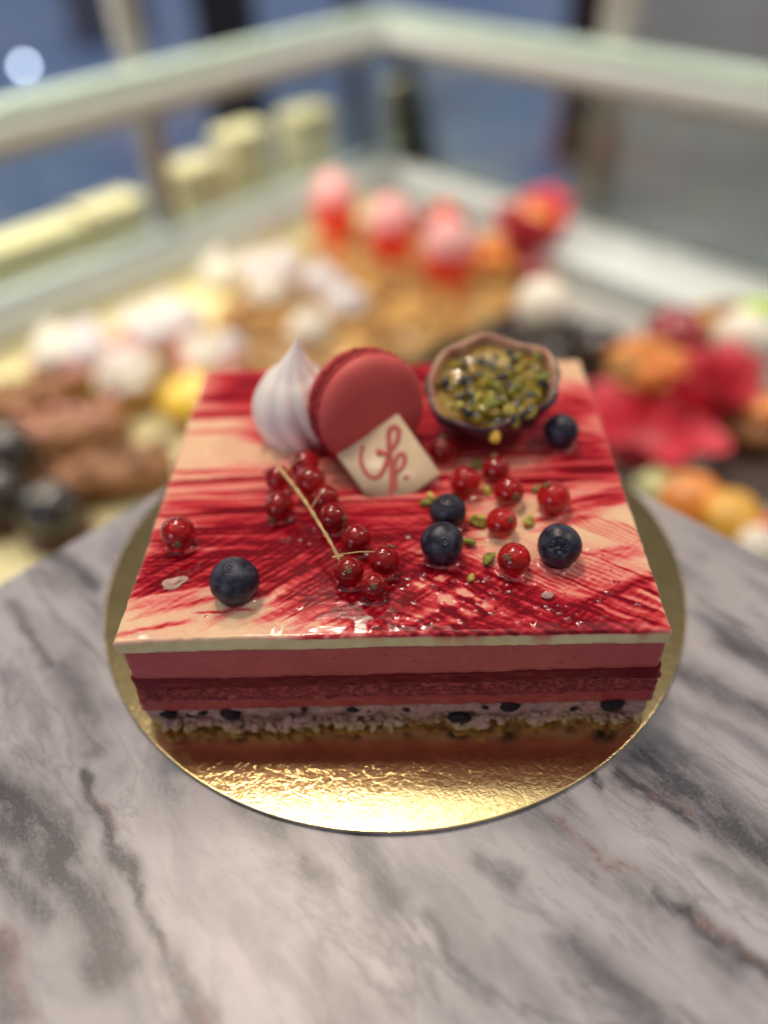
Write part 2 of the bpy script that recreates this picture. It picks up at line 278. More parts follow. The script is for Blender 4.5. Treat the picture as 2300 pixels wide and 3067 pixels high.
def build_marble():
    # grid rotated by 45 degrees so that its back corner is the counter's corner
    n1 = np.concatenate([np.linspace(0, 44, 420), np.linspace(45, 85, 15)])
    A, B = np.meshgrid(n1, n1, indexing='ij')
    corner = np.array([.1, 13.9]); da = np.array([-.708, -.706]); db = np.array([.672, -.741])
    X = corner[0] + A * da[0] + B * db[0]; Y = corner[1] + A * da[1] + B * db[1]
    wx = X + .38 * (fbm(X * .5, Y * .5, seed=3) - .5) * 2 + .13 * (fbm(X * 2, Y * 2, seed=5) - .5) * 2
    wy = Y + .38 * (fbm(X * .5, Y * .5, seed=13) - .5) * 2 + .13 * (fbm(X * 2, Y * 2, seed=15) - .5) * 2
    vein = np.zeros_like(X); rust = np.zeros_like(X)
    for pts, wd, amp, kind in VEINS:
        for a, b in zip(pts[:-1], pts[1:]):
            d, t = seg_dist(wx, wy, a, b)
            q = np.minimum(1, amp * 1.25) * np.exp(-(d / (wd * .80)) ** 2)
            if kind == 0: vein = np.maximum(vein, q)
            else: rust = np.maximum(rust, q)
    n = len(n1); idx = np.arange(n * n).reshape(n, n); Z = np.zeros_like(X)
    v = np.stack([X, Y, Z], -1).reshape(-1, 3)
    f = np.stack([idx[:-1, :-1], idx[1:, :-1], idx[1:, 1:], idx[:-1, 1:]], -1).reshape(-1, 4).tolist()
    v = v.tolist(); av = vein.ravel().tolist(); ar = rust.ravel().tolist()
    per = list(idx[0, :]) + list(idx[1:, -1]) + list(idx[-1, -2::-1]) + list(idx[-2:0:-1, 0])
    rings = [per]
    for off, dz in ((.06, -.03), (.10, -.12), (.10, -2.8)):
        r = []
        for i in per:
            p = v[i]; c = np.array(p[:2]) - (corner + (da + db) * 40); c = c / np.linalg.norm(c)
            r.append(len(v)); v.append([p[0] + c[0] * off, p[1] + c[1] * off, dz]); av.append(av[i]); ar.append(ar[i])
        rings.append(r)
    m_ = len(per)
    for a, b in zip(rings[:-1], rings[1:]):
        for i in range(m_): f.append([a[i], a[(i + 1) % m_], b[(i + 1) % m_], b[i]])
    f.append(rings[-1])
    o = mesh_obj('marble_countertop', v, f, marble_mat(), None, (0, 0, -.15), True, {'vein': av, 'rust': ar})
    tag(o, kind='structure')
build_marble()

# room floor far below and beyond the counter
kf = NT('floor', rough=.45)
kf.set('col', kf.ramp(kf.noise(.012, 5, .6, kf.co()), [(.30, (.20, .35, .80)), (.5, (.30, .48, .92)), (.72, (.50, .64, .95))]))
tag(mesh_obj('floor', *box(-1600, 1600, -400, 1800, -100, -95), kf.m, smooth=False), kind='structure')
kp = NT('pavement', rough=.6)
kp.set('col', kp.ramp(kp.noise(.02, 5, .6, kp.co(), .5), [(.30, (.36, .37, .39)), (.5, (.46, .47, .48)), (.72, (.60, .61, .61))]))
tag(mesh_obj('pavement', [(48, 180, -94.5), (200, 860, -94.5), (560, 1700, -94.5), (1500, 1700, -94.5), (1500, -100, -94.5), (60, -100, -94.5)], [(0, 5, 4, 3, 2, 1)], kp.m, smooth=False), kind='structure')

# ================================================================== DISPLAY CASE
steel = plain('satin_steel', (.34, .325, .30), .38, .1, .8, metal=.15).m
white_metal = plain('pale_metal', (.60, .64, .63), .4, .06, .6).m
greenglass = plain('green_glass_edge', (.50, .62, .54), .15, .06, .5, coat=.4).m
shelf_m = plain('cream_shelf', (.66, .60, .33), .45, .08, .2).m
grey_m = plain('grey_tray', (.36, .36, .35), .4, .08, .3).m
ledge_m = plain('white_ledge', (.58, .64, .64), .4, .05, .3).m
glass = NT('clear_pane'); glass.set('rough', 0.0)
def make_glass():
    t = glass.t; out = t.nodes['Material Output']; g = glass.n('BsdfGlossy', i_Roughness=.02); tr = glass.n('BsdfTransparent', i_Color=(.93, .97, .95, 1))
    fr = glass.n('Fresnel', i_IOR=1.35); ms = glass.n('MixShader', i_0=fr.outputs[0], i_1=tr.outputs[0], i_2=g.outputs[0]); t.links.new(ms.outputs[0], out.inputs[0])
make_glass()
CORN = np.array([1.6, 93.6])
dl = np.array([-.703, -.711]); dr = np.array([.652, -.758])
case = thing('display_case', 'glass sided pastry display case with pale top rail and steel posts behind the marble counter', 'display case', (0, 0, -16))
def along(o0, o1, c0, c1, z0, z1, name, mat, bev=0):
    """box running along both sides of the corner; o = offset outwards from the pane, c = start/end along the side"""
    for dd, nn in ((dl, np.array([-dl[1] * -1, -dl[0] * 1])), (dr, None)):
        n_ = np.array([dd[1], -dd[0]]);  n_ = n_ if n_[1] > 0 else -n_
        other = dr if dd is dl else dl; no = np.array([other[1], -other[0]]); no = no if no[1] > 0 else -no
        def at(off, s):
            if s is None:   # mitre on the corner's bisector
                A = np.array([n_, no]); return CORN + np.linalg.solve(A, np.array([off, off]))
            return CORN + n_ * off + dd * s
        q = [at(o0, c0), at(o1, c0), at(o1, c1), at(o0, c1)]
        v = [(*p, z + 16) for z in (z0, z1) for p in q]
        f = [(0, 1, 2, 3), (7, 6, 5, 4), (0, 4, 5, 1), (1, 5, 6, 2), (2, 6, 7, 3), (3, 7, 4, 0)]
        o = mesh_obj(name, v, f, mat, case, smooth=False)
        bm = bmesh.new(); bm.from_mesh(o.data); bmesh.ops.recalc_face_normals(bm, faces=bm.faces)
        if bev: bmesh.ops.bevel(bm, geom=list(bm.edges), offset=bev * S, segments=3, affect='EDGES')
        bm.to_mesh(o.data); bm.free()
along(-.5, .2, None, 120, -15.0, -1.3, 'glass_pane', glass.m)
along(-1.8, 1.0, None, 120, -1.3, .5, 'rail', white_metal, .25)
along(-1.2, 1.8, None, 120, .503, 1.9, 'rail_glass', greenglass, .2)
along(-1.2, .6, None, 120, -2.3, -1.303, 'rail_trim', steel, .1)
along(-4.0, 3.2, None, 120, -17.5, -15.003, 'ledge', ledge_m, .3)
def side_ledge(dd, o0, o1, s0, s1, z0, z1):
    n_ = np.array([dd[1], -dd[0]]); n_ = n_ if n_[1] > 0 else -n_
    q = [CORN + n_ * a + dd * s for a, s in ((o0, s0), (o0, s1), (o1, s1), (o1, s0))]
    return mesh_obj('ledge', [(*p, z + 16) for z in (z0, z1) for p in q], [(3, 2, 1, 0), (4, 5, 6, 7), (0, 1, 5, 4), (1, 2, 6, 5), (2, 3, 7, 6), (3, 0, 4, 7)], ledge_m, case, smooth=False)
side_ledge(dr, -10.0, -4.01, 28, 118, -17.45, -15.4)
def shelf(name, pts, z, mat, th=1.2):
    v = [(x, y, z + 16) for x, y in pts] + [(x, y, z + 16 - th) for x, y in pts]; n = len(pts)
    return mesh_obj(name, v, [list(range(n)), list(range(n, 2 * n))[::-1]] + [[i, i + n, (i + 1) % n + n, (i + 1) % n] for i in range(n)], mat, case, smooth=False)
shelf('shelf', [(0, 4), (0, 92), (-84, 6), (-84, -50), (-46, -50)], -17.6, shelf_m)
shelf('shelf', [(.01, 4), (46, -50), (84, -50), (84, -6), (.01, 92)], -17.6, grey_m)
case.children[-1]['label'] = 'grey shelf floor on the right side'
def post(dd, s, wdt, dep_, z1):
    n_ = np.array([dd[1], -dd[0]]); n_ = n_ if n_[1] > 0 else -n_
    c = CORN + dd * s + n_ * 2.6
    o = mesh_obj('post', *box(-wdt / 2, wdt / 2, -dep_ / 2, dep_ / 2, -15.0 + 16, z1 + 16), steel, case, smooth=False)
    o.location = (c[0] * S, c[1] * S, 0); o.rotation_euler.z = math.atan2(dd[1], dd[0])
post(dl, 34.0, 2.2, 1.8, 30)
post(dr, 32.5, 3.4, 1.8, 30)

# uprights of furniture in the room behind the case
dark = plain('dark_wood', (.022, .016, .018), .5, .3, .05).m
maroon = plain('dark_red_wood', (.050, .022, .022), .5, .3, .05).m
slate = plain('slate_paint', (.07, .085, .11), .5, .2, .05).m
mauve = plain('mauve_fabric', (.24, .22, .26), .8, .15, .05).m
def upright(name, label, x, y, wd, h, mat):
    b = MB(); b.add(*box(-wd / 2, wd / 2, -wd / 2, wd / 2, 0, h)); b.add(*box(-wd * .58, wd * .58, -wd * .58, wd * .58, -.0, 3))
    o = b.build(name, mat, None, (x, y, -94.9), False); tag(o, label, 'post', 'posts standing in the room'); return o
upright('wooden_post', 'blurred near-black post, widest of the dark uprights seen through the case glass', -52, 315, 20, 84, dark)
upright('wooden_post', 'blurred thin slate-grey post seen through the glass below the corner of the rail', -7, 330, 8, 70, slate)
upright('wooden_post', 'blurred dark red-brown post beside the right steel post of the case', 83, 335, 12, 70, maroon)
o = mesh_obj('upholstered_stool', *box(-24, 24, -20, 20, 0, 60), mauve, None, (-185, 640, -95), False)
tag(o, 'blurred mauve-grey upholstered block standing at the top left beyond the rail', 'stool')
# small round lamp that shows as a pale disc
bl = plain('lit_glass', (.7, .75, .8), .3, .02, 1); bl.set('emit', (.75, .85, .95)); bl.set('emits', 16.0)
tag(mesh_obj('round_lamp', *ball(1.8, 20, 12), bl.m, None, (-225, 560, -93.2)), 'small round white lamp glowing at the far upper left', 'lamp')

# cream cartons beyond the left pane
cream_card = plain('cream_card', (.74, .67, .42), .6, .05, .3).m
CARTONS = [(66, 13, 5.0, 'cream carton at the left edge of the photo behind the pane'), (50.6, 14.5, 5.0, 'long cream carton second from the left behind the pane'),
           (38.9, 7.0, 5.4, 'cream carton just left of the steel post'), (27.3, 6.0, 6.6, 'cream carton just right of the left steel post'),
           (19.2, 6.0, 8.6, 'tall cream carton standing in front of the widest dark post'), (8.6, 6.4, 8.4, 'cream carton nearest the corner of the glass, behind the red verrines')]
for s_, w_, h_, lab in CARTONS:
    c = CORN + dl * s_ + np.array([-dl[1] * -1, 0]) * 0; n_ = np.array([dl[1], -dl[0]]); n_ = n_ if n_[1] > 0 else -n_
    c = CORN + dl * s_ + n_ * 6.5
    t = thing('carton', lab, 'carton', (c[0], c[1], -17.5), (0, 0, math.atan2(dl[1], dl[0])), 'cream cartons behind the left pane')
    b = MB().add(*box(-w_ / 2, w_ / 2, -2.2, 2.2, 0, h_ - .6)); b.build('carton_body', cream_card, t, smooth=False)
    MB().add(*box(-w_ / 2 - .12, w_ / 2 + .12, -2.32, 2.32, h_ - .597, h_ + .6)).build('lid', cream_card, t, smooth=False)
tag(mesh_obj('carton_plinth', [(*(CORN + dl * a + np.array([-.711, .703]) * q), z) for z in (-19.5, -17.503) for a, q in ((0, 3.3), (120, 3.3), (120, 11), (0, 11))],
    [(3, 2, 1, 0), (4, 5, 6, 7), (0, 1, 5, 4), (1, 2, 6, 5), (2, 3, 7, 6), (3, 0, 4, 7)], ledge_m, smooth=False), 'pale ledge outside the left pane carrying the cream cartons', 'ledge')

# ================================================================== PASTRIES IN THE CASE
ZS = -17.5
choc_m = plain('dark_glaze', (.018, .012, .011), .12, .2, .6, coat=.8).m
brown_m = plain('baked_crust', (.26, .11, .035), .55, .35, .8).m
brown2_m = plain('milk_chocolate', (.14, .055, .025), .4, .3, .6).m
gold_m = plain('golden_crust', (.48, .27, .08), .5, .3, .5).m
white_m = plain('white_cream', (.84, .80, .70), .5, .05, .6, sss=.1, ssss=.003).m
lilac_m = plain('pale_meringue', (.76, .72, .74), .6, .05, .6).m
pinkc_m = plain('pink_cream', (.80, .40, .36), .5, .15, .5).m
yel_m = plain('yellow_glaze', (.86, .58, .035), .15, .1, .8, coat=.6).m
jelly_red = plain('red_jelly', (.80, .030, .012), .1, .15, .8, coat=.8).m
orange_m = plain('orange_fruit', (.75, .25, .035), .25, .25, .6, coat=.4).m
pinkpaper = plain('pink_paper', (.58, .035, .065), .45, .25, .4).m
crim_m = plain('crimson_glaze', (.30, .012, .03), .2, .3, .6, coat=.5).m
lime_m = plain('lime_zest', (.42, .60, .06), .4, .2, .8).m
goldboard = plain('gold_board', (.72, .52, .20), .28, .1, .5, metal=.7).m
black_m = plain('black_tray', (.012, .012, .014), .35, .2, .5).m
cup_m = NT('cup_plastic'); cup_m.set('rough', .02)
def pastry(name, label, cat, x, y, group=None, z=ZS, rz=0): return thing(name, label, cat, (x, y, z), (0, 0, rz), group)
def kiss_prof(r, h): return [(r * .8, 0), (r, h * .12), (r * 1.02, h * .25), (r * .9, h * .42), (r * .62, h * .58), (r * .3, h * .75), (r * .12, h * .9), (.01, h)]
def board(label, x, y, r, mat=goldboard, z=ZS):
    o = mesh_obj('cake_board', *lathe([(r - .05, 0), (r, .05), (r, .22), (r - .05, .28)], 40), mat, None, (x, y, z)); return tag(o, label, 'cake board')
def slab(label, x, y, hx, hy, mat=goldboard, rz=0, z=ZS, h=.3):
    o = mesh_obj('serving_tray', *box(-hx, hx, -hy, hy, 0, h), mat, None, (x, y, z), False); o.rotation_euler.z = rz; return tag(o, label, 'tray')

# chocolate domes, left
def dome_cake(x, y, r, label):
    t = pastry('chocolate_dome', label, 'pastry', x, y, 'dark chocolate domes')
    mesh_obj('biscuit_base', *lathe([(r * 1.02, 0), (r * 1.05, .1), (r * 1.05, .6), (r, .68)], 32), brown2_m, t)
    mesh_obj('dome', *ball(r, 32, 18, sq=(1, 1, .92)), choc_m, t, (0, 0, r * .80 + .5))
    mesh_obj('gold_leaf', *chunk(.22, 5, sq=(1, 1, .3)), gold_m, t, (0, 0, r * 1.72 + .5))
dome_cake(-23.4, 21.6, 2.3, 'glossy dark chocolate dome nearest the left end of the marble')
dome_cake(-27.9, 23.5, 2.3, 'glossy dark chocolate dome cut by the left edge of the photo')
dome_cake(-29.0, 28.6, 2.4, 'glossy dark chocolate dome behind the other two at the left edge')
# brown glazed loaves
def loaf(x, y, L, r, rz, label, topping):
    t = pastry('glazed_loaf', label, 'pastry', x, y, 'brown glazed loaves at the left', rz=rz)
    v, f = ball(1, 28, 16, lambda th, p: (abs(math.sin(th) * math.cos(p)) ** 3.2 + abs(math.sin(th) * math.sin(p)) ** 3.2 + abs(math.cos(th)) ** 3.2) ** (-1 / 3.2))
    mesh_obj('loaf', [(a * L / 2, b * r, max(c, -1) * r * .62) for a, b, c in v], f, brown_m, t, (0, 0, r * .62))
    b = MB()
    for i in range(7): b.add(*chunk(.55, i + int(x * 3), 10, 7, .3), Matrix.Translation((-L / 2 + L * (i + .6) / 7.4, .5 * r * math.sin(i * 2.3), r * 1.24)))
    b.build('topping', topping, t)
loaf(-20.6, 26.6, 9.5, 2.3, .15, 'brown glazed loaf nearest the marble on the left', brown2_m)
loaf(-25.5, 32.0, 10, 2.4, .3, 'brown glazed loaf with pink cream bits behind the nearest loaf', pinkc_m)
loaf(-31.5, 36.5, 10, 2.4, .4, 'brown glazed loaf farthest back by the left edge', brown2_m)
# cream cakes with blobs
def cream_cake(x, y, r, label, n, mat, rz=0):
    t = pastry('cream_cake', label, 'pastry', x, y, 'cream topped cakes at the left', rz=rz)
    mesh_obj('cake_base', *lathe([(r * .95, 0), (r, .15), (r, 2.2), (r * .92, 2.5)], 36), gold_m, t)
    mesh_obj('cream_layer', *lathe([(r * .93, 2.5), (r * .95, 2.7), (r * .6, 3.1), (.01, 3.2)], 36, lambda p, i: 1 + .03 * math.sin(9 * p)), mat, t)
    for i in range(n):
        a = 2 * math.pi * i / n + rz
        mesh_obj('cream_rosette', *lathe(kiss_prof(r * .42, r * .62), 24, lambda p, i: 1 + .08 * math.sin(8 * p)), white_m if i % 3 else lilac_m, t, (r * .52 * math.cos(a), r * .52 * math.sin(a), 3.0))
cream_cake(-20.4, 46.4, 4.2, 'cream cake with white rosettes below the left steel post', 4, pinkc_m)
cream_cake(-27.6, 42.6, 4.0, 'cream cake with pink top left of the other cream cakes', 4, pinkc_m, .5)
cream_cake(-15.0, 40.8, 3.2, 'small cream cake with white rosettes behind the yellow tartlet', 3, pinkc_m, .2)
cream_cake(-21.8, 38.8, 3.0, 'small cream cake in front of the pink topped ones', 3, white_m, 1.0)
# yellow tartlet
t = pastry('lemon_tartlet', 'bright yellow glazed tartlet behind the left corner of the big cake', 'pastry', -15.8, 35.5)
t.scale = (1.3, 1.3, 1.3)
mesh_obj('tart_shell', *lathe([(1.9, 0), (2.3, 1.3), (2.35, 1.5), (2.1, 1.5)], 36, lambda p, i: 1 + .03 * math.sin(18 * p)), gold_m, t)
mesh_obj('filling', *lathe([(2.2, 1.3), (2.15, 1.75), (1.7, 2.4), (1.0, 2.8), (.01, 2.95)], 36), yel_m, t)
# big golden tart with kisses
t = pastry('golden_tart', 'wide round golden tart carrying small white meringue kisses', 'tart', -4.5, 50.0)
mesh_obj('tart_shell', *lathe([(10.8, 0), (11.4, 1.6), (11.5, 1.9), (11.0, 1.9)], 64, lambda p, i: 1 + .012 * math.sin(40 * p)), gold_m, t)
mesh_obj('filling', *lathe([(11.0, 1.6), (10.9, 1.95), (8, 2.1), (.01, 2.15)], 64), plain('caramel_filling', (.42, .235, .065), .3, .35, .35, coat=.3).m, t)
b = MB(); rr = random.Random(31)
for i in range(90):
    a, d = rr.uniform(0, 6.283), 10.3 * math.sqrt(rr.random())
    b.add(*chunk(rr.uniform(.3, .75), i + 300, 9, 6, .4, (1.2, .9, .6)), Matrix.Translation((d * math.cos(a), d * math.sin(a), 2.3)) @ Matrix.Rotation(rr.uniform(0, 6), 4, 'Z'))
b.build('nut_topping', brown_m, t)
def kiss_proto(x, y, z, r, label, mat, group='white meringue kisses on and behind the golden tart'):
    o = mesh_obj('meringue_kiss', *lathe(kiss_prof(r, r * 1.9), 32, lambda p, i: 1 + .07 * math.sin(9 * p + i * .25)), mat, None, (x, y, z)); return tag(o, label, 'meringue', group)
KS = [(-17.2, 61.2, 2.2, 'leftmost meringue kiss, cream coloured, beside the left steel post'), (-13.6, 62.6, 1.9, 'lilac meringue kiss second from the left at the back'), (-9.9, 57.8, 2.0, 'lilac meringue kiss at the rear rim of the golden tart'),
      (-11.0, 52.5, 2.0, 'cream meringue kiss on the left part of the golden tart'), (-5.9, 54.2, 1.9, 'lilac meringue kiss in the middle of the golden tart'), (-3.4, 49.2, 2.0, 'lilac meringue kiss closest to the red verrines'),
      (-6.6, 44.6, 1.9, 'cream meringue kiss at the front of the golden tart, nearest the big cake')]
k0 = None
for i, (x, y, r, lab) in enumerate(KS):
    z = ZS + (2.1 if math.hypot(x + 4.5, y - 50) < 10.5 else 0)
    if k0 is None: k0 = kiss_proto(x, y, z, 2.0, lab, white_m); kb = mesh_obj('meringue_kiss', *lathe(kiss_prof(2, 3.8), 32, lambda p, i: 1 + .07 * math.sin(9 * p + i * .25)), lilac_m); o = k0
    else:
        o = (kb if 'lilac' in lab else k0).copy(); COL.objects.link(o); tag(o, lab, 'meringue', k0['group'])
    o.location = Vector((x, y, z)) * S; o.scale = (r / 2,) * 3; o.rotation_euler.z = i
bpy.data.objects.remove(kb)
slab('gold serving tray under the red verrines', 3.5, 62.5, 14, 8.5, goldboard, -.82)
# red verrines
clear = NT('clear_cup', rough=.03, trans=.95, ior=1.2, col=(.97, .95, .95))
def verrine(x, y, label, first=None):
    if first is None:
        t = pastry('verrine', label, 'verrine', x, y, 'red verrines with pink tops', ZS + .3)
        mesh_obj('jelly_cup', *lathe([(2.0, 0), (2.2, .2), (2.62, 4.3), (2.55, 4.4)], 36), jelly_red, t)
        mesh_obj('pink_dome', *lathe([(2.5, 4.42), (2.4, 5.0), (2.05, 6.1), (1.5, 6.9), (.8, 7.3), (.01, 7.4)], 36), plain('pink_mousse', (.86, .42, .42), .5, .06, .5).m, t)
    else:
        t = copy_tree(first); tag(t, label)
    t.location = Vector((x, y, ZS + .3)) * S; return t
v0 = verrine(6.7, 56.5, 'red verrine with pink dome, nearest and largest of the three')
verrine(1.2, 63.5, 'red verrine with pink dome in the middle of the three', v0)
verrine(-5.1, 71.5, 'red verrine with pink dome farthest left, at the back of the row', v0)
# orange tartlets and pink paper behind
def orange_tart(x, y, r, label, mat=orange_m):
    t = pastry('fruit_tartlet', label, 'pastry', x, y, 'orange fruit tartlets behind the verrines')
    mesh_obj('tart_shell', *lathe([(r * .85, 0), (r, 1.3), (r * .96, 1.4)], 30), gold_m, t)
    for i in range(6):
        a = i * 1.05
        mesh_obj('fruit_slice', *ball(r * .42, 16, 10, sq=(1.2, .7, .9)), mat if i % 3 else crim_m, t, (r * .5 * math.cos(a), r * .5 * math.sin(a), 2.0)).rotation_euler.z = a
    mesh_obj('fruit_crown', *ball(r * .5, 18, 12), mat, t, (0, 0, 2.9))
orange_tart(2.0, 72.0, 3.0, 'orange fruit tartlet farthest back, between the left and middle verrines')
orange_tart(7.6, 70.5, 2.8, 'orange red fruit tartlet behind the nearest verrine', plain('coral_fruit', (.72, .10, .035), .25, .2, .6).m)
orange_tart(11.8, 60.6, 3.2, 'orange fruit tartlet between the nearest verrine and the pink paper')
def paper_cup(x, y, r, h, label, n=9, mat=pinkpaper):
    t = pastry('paper_wrap', label, 'paper wrap', x, y)
    v, f = lathe([(r * .55, 0), (r * .62, h * .3), (r * .8, h * .7), (r * 1.05, h), (r * 1.02, h), (r * .76, h * .7), (r * .58, h * .3), (r * .5, .1)], n * 6, lambda p, i: 1 + (.16 if i in (2, 3, 4, 5) else .06) * math.sin(n * p))
    mesh_obj('wrap', [(a, b, c * (1 + .18 * math.sin(2 * math.atan2(b, a)))) for a, b, c in v], f, mat, t)
    return t
t = paper_cup(16.2, 63.2, 3.6, 6.0, 'pink paper wrap holding orange fruit beside the right steel post'); mesh_obj('fruit', *chunk(2.2, 4, 16, 10, .12), orange_m, t, (0, 0, 4.2))
t = pastry('crimson_tartlet', 'crimson glazed tartlet in front of the pink paper wrap', 'pastry', 15.8, 57.2); mesh_obj('tart_shell', *lathe([(1.7, 0), (1.9, .9), (1.8, .95)], 28), brown2_m, t); mesh_obj('glaze', *ball(1.7, 24, 14, sq=(1, 1, .8)), crim_m, t, (0, 0, 1.4))
# black tray with white ball
slab('black serving tray behind the passion fruit', 15.0, 42.0, 7.5, 8.5, black_m, .75)
t = pastry('white_ball_cake', 'grey and dark cake topped with a white ball on the black tray', 'pastry', 14.2, 43.0, z=ZS + .3)
mesh_obj('cake_base', *lathe([(3.0, 0), (3.1, .2), (3.1, 1.7), (2.8, 1.9)], 36), choc_m, t)
mesh_obj('ball', *ball(2.5, 28, 16), white_m, t, (.2, 2.0, 3.6))
tag(t, cat='pastry')
t = pastry('grey_cake', 'grey glazed round cake in front of the white ball', 'pastry', 12.6, 36.4, z=ZS + .3); mesh_obj('cake', *lathe([(2.9, 0), (3.0, .2), (3.0, 2.0), (2.5, 2.5), (.01, 2.6)], 36), plain('grey_glaze', (.085, .08, .078), .25, .2, .5).m, t)
mesh_obj('disc', *lathe([(1.2, 2.6), (1.3, 2.8), (1.2, 2.95), (.01, 3.0)], 28), choc_m, t)
t = pastry('dark_tartlet', 'dark chocolate tartlet right of the white ball', 'pastry', 19.0, 42.0, z=ZS + .3); mesh_obj('tart_shell', *lathe([(2.0, 0), (2.4, 1.4), (2.2, 1.5)], 30), brown2_m, t); mesh_obj('filling', *lathe([(2.2, 1.4), (2.1, 1.8), (1.4, 2.6), (.01, 2.9)], 30), choc_m, t)
# right: fruit tart in pink paper
t = paper_cup(19.4, 28.4, 5.2, 3.4, 'large bright pink paper wrap right of the big cake', 7)
t = pastry('fruit_tart', 'orange fruit tart lying in the large pink paper wrap', 'pastry', 20.8, 34.6, z=ZS + 2.4)
t.scale = (.74, .74, .74)
mesh_obj('tart_shell', *lathe([(3.6, 0), (4.2, 1.8), (4.0, 1.9)], 36), gold_m, t)
for i in range(7):
    a = i * .9; mesh_obj('fruit_slice', *ball(1.7, 18, 12, sq=(1.2, .75, .8)), orange_m if i % 3 != 1 else gold_m, t, (2.3 * math.cos(a), 2.3 * math.sin(a), 2.4)).rotation_euler.z = a
mesh_obj('fruit_crown', *ball(1.8, 18, 12), orange_m, t, (0, 0, 3.2))
t = paper_cup(25.0, 31.4, 3.3, 4.9, 'upright pink paper wrap in front of the white ball with lime', 8)
t = pastry('crimson_dome', 'dark crimson dome cake behind the large pink wrap', 'pastry', 25.4, 41.4); mesh_obj('cake', *ball(2.7, 28, 16, sq=(1, 1, .9)), crim_m, t, (0, 0, 2.4)); mesh_obj('base', *lathe([(2.6, 0), (2.7, .3), (2.6, .6)], 28), brown2_m, t)
t = pastry('golden_bun', 'golden bun behind the crimson dome under the right ledge', 'pastry', 30.5, 43.8); mesh_obj('bun', *ball(3.0, 28, 16, sq=(1.2, 1, .62)), gold_m, t, (0, 0, 1.85)); mesh_obj('crumb_top', *chunk(1.2, 3, 12, 8, .25, (1.3, 1, .4)), brown_m, t, (0, 0, 3.6))
t = pastry('lime_dome', 'white ball with lime zest at the right edge of the photo', 'pastry', 29.5, 37.6); mesh_obj('ball', *ball(2.4, 28, 16), white_m, t, (0, 0, 4.0)); mesh_obj('base', *lathe([(2.4, 0), (2.6, .4), (2.5, 1.8), (2.2, 2.0)], 30), brown_m, t); mesh_obj('lime_zest', *chunk(1.25, 9, 12, 8, .3, (1.4, 1, .5)), lime_m, t, (1.3, .9, 6.2))
t = pastry('apricot_bun', 'apricot topped bun at the right edge below the white ball', 'pastry', 28.6, 28.6); mesh_obj('bun', *ball(2.6, 28, 16, sq=(1.3, 1, .6)), brown_m, t, (0, 0, 1.55)); mesh_obj('apricot', *ball(1.6, 20, 12, sq=(1.2, 1, .6)), orange_m, t, (0, 0, 3.1))
slab('dark tray under the apricot bun', 25.5, 24.0, 3.4, 2.6, plain('dark_brown_tray', (.05, .03, .025), .4, .2, .5).m, .85)
t = pastry('chocolate_eclair', 'dark chocolate eclair with orange slice, nearest the right end of the marble', 'pastry', 19.6, 17.6, rz=-.75)
mesh_obj('eclair', *ball(1, 28, 16, sq=(4.2, 1.7, 1.2)), choc_m, t, (0, 0, 1.2)); 
for i in (0, 2): mesh_obj('orange_slice', *ball(2.1, 20, 12, sq=(1, 1, .62)), plain('amber_fruit', (.82, .42, .05), .2, .3, .5, coat=.5).m if i == 2 else orange_m, t, (-1.0 + 1.5 * i, 1.3, 2.7)).rotation_euler = (.5, .3, .4 * i)
t = pastry('cream_bun', 'small cream bun cut by the right edge behind the marble', 'pastry', 22.8, 15.0); mesh_obj('bun', *ball(1.9, 24, 14, sq=(1, 1, .75)), gold_m, t, (0, 0, 1.4)); mesh_obj('cream', *lathe(kiss_prof(1.4, 1.8), 24), white_m, t, (0, 0, 2.4)); mesh_obj('berry', *ball(.7, 18, 12), jelly_red, t, (.9, 1.2, 3.0))
t = pastry('pale_green_cake', 'small pale green square cake behind the eclair', 'pastry', 18.5, 21.3, rz=.6); mesh_obj('cake', *box(-1.3, 1.3, -1.3, 1.3, 0, 2.4), plain('pistachio_cream', (.55, .55, .32), .5, .1, .6).m, t, smooth=False); mesh_obj('top_layer', *box(-1.35, 1.35, -1.35, 1.35, 2.403, 2.8), plain('pistachio_top', (.50, .52, .26), .5, .1, .6).m, t, smooth=False)
slab('thin orange patterned gold tray behind the meringue of the big cake', 3.0, 33.5, 5.5, 4.0, yel_m, .1)

# ================================================================== GOLD BOARD
def gold_foil():
    k_ = NT('gold_foil', metal=1.0)
    k_.set('col', k_.ramp(k_.noise(1.2, 3), [(.3, (.74, .57, .27)), (.7, (.86, .68, .35))]))
    a = k_.noise(5.0, 5, .6, k_.co(), .8); b = k_.noise(17, 4, .62, k_.co(), .3); c = k_.vor(2.6, k_.n('VectorMath', operation='ADD', i_0=k_.co(), i_1=k_.n('VectorMath', operation='SCALE', i_0=k_.n('TexNoise', i_Vector=k_.co(), i_Scale=1.2).outputs['Color'], i_Scale=1.0).outputs[0]).outputs[0])
    h = k_.math('ADD', k_.math('ADD', k_.math('MULTIPLY', a, 1.0), k_.math('MULTIPLY', b, .42)), k_.math('MULTIPLY', c, .22))
    k_.bump(h, .034, .25); k_.set('rough', .13)
    return k_.m
foil = gold_foil()
t = thing('gold_cake_board', 'round gold foil cake board lying on the marble under the layered cake', 'cake board', (0, 0, -.135))
n = 256
mesh_obj('foil_top', *lathe([(9.985, .06), (10.0, .075), (10.0, .12), (9.99, .131), (9.975, .135), (9.95, .1352), (9.90, .135), (9.8, .135), (9.5, .135), (5, .135), (.01, .135)], n), foil, t)
mesh_obj('card_edge', *lathe([(9.93, 0), (9.985, .015), (9.985, .057), (9.93, .059)], n), plain('grey_card', (.55, .53, .50), .5, .1, 1).m, t)

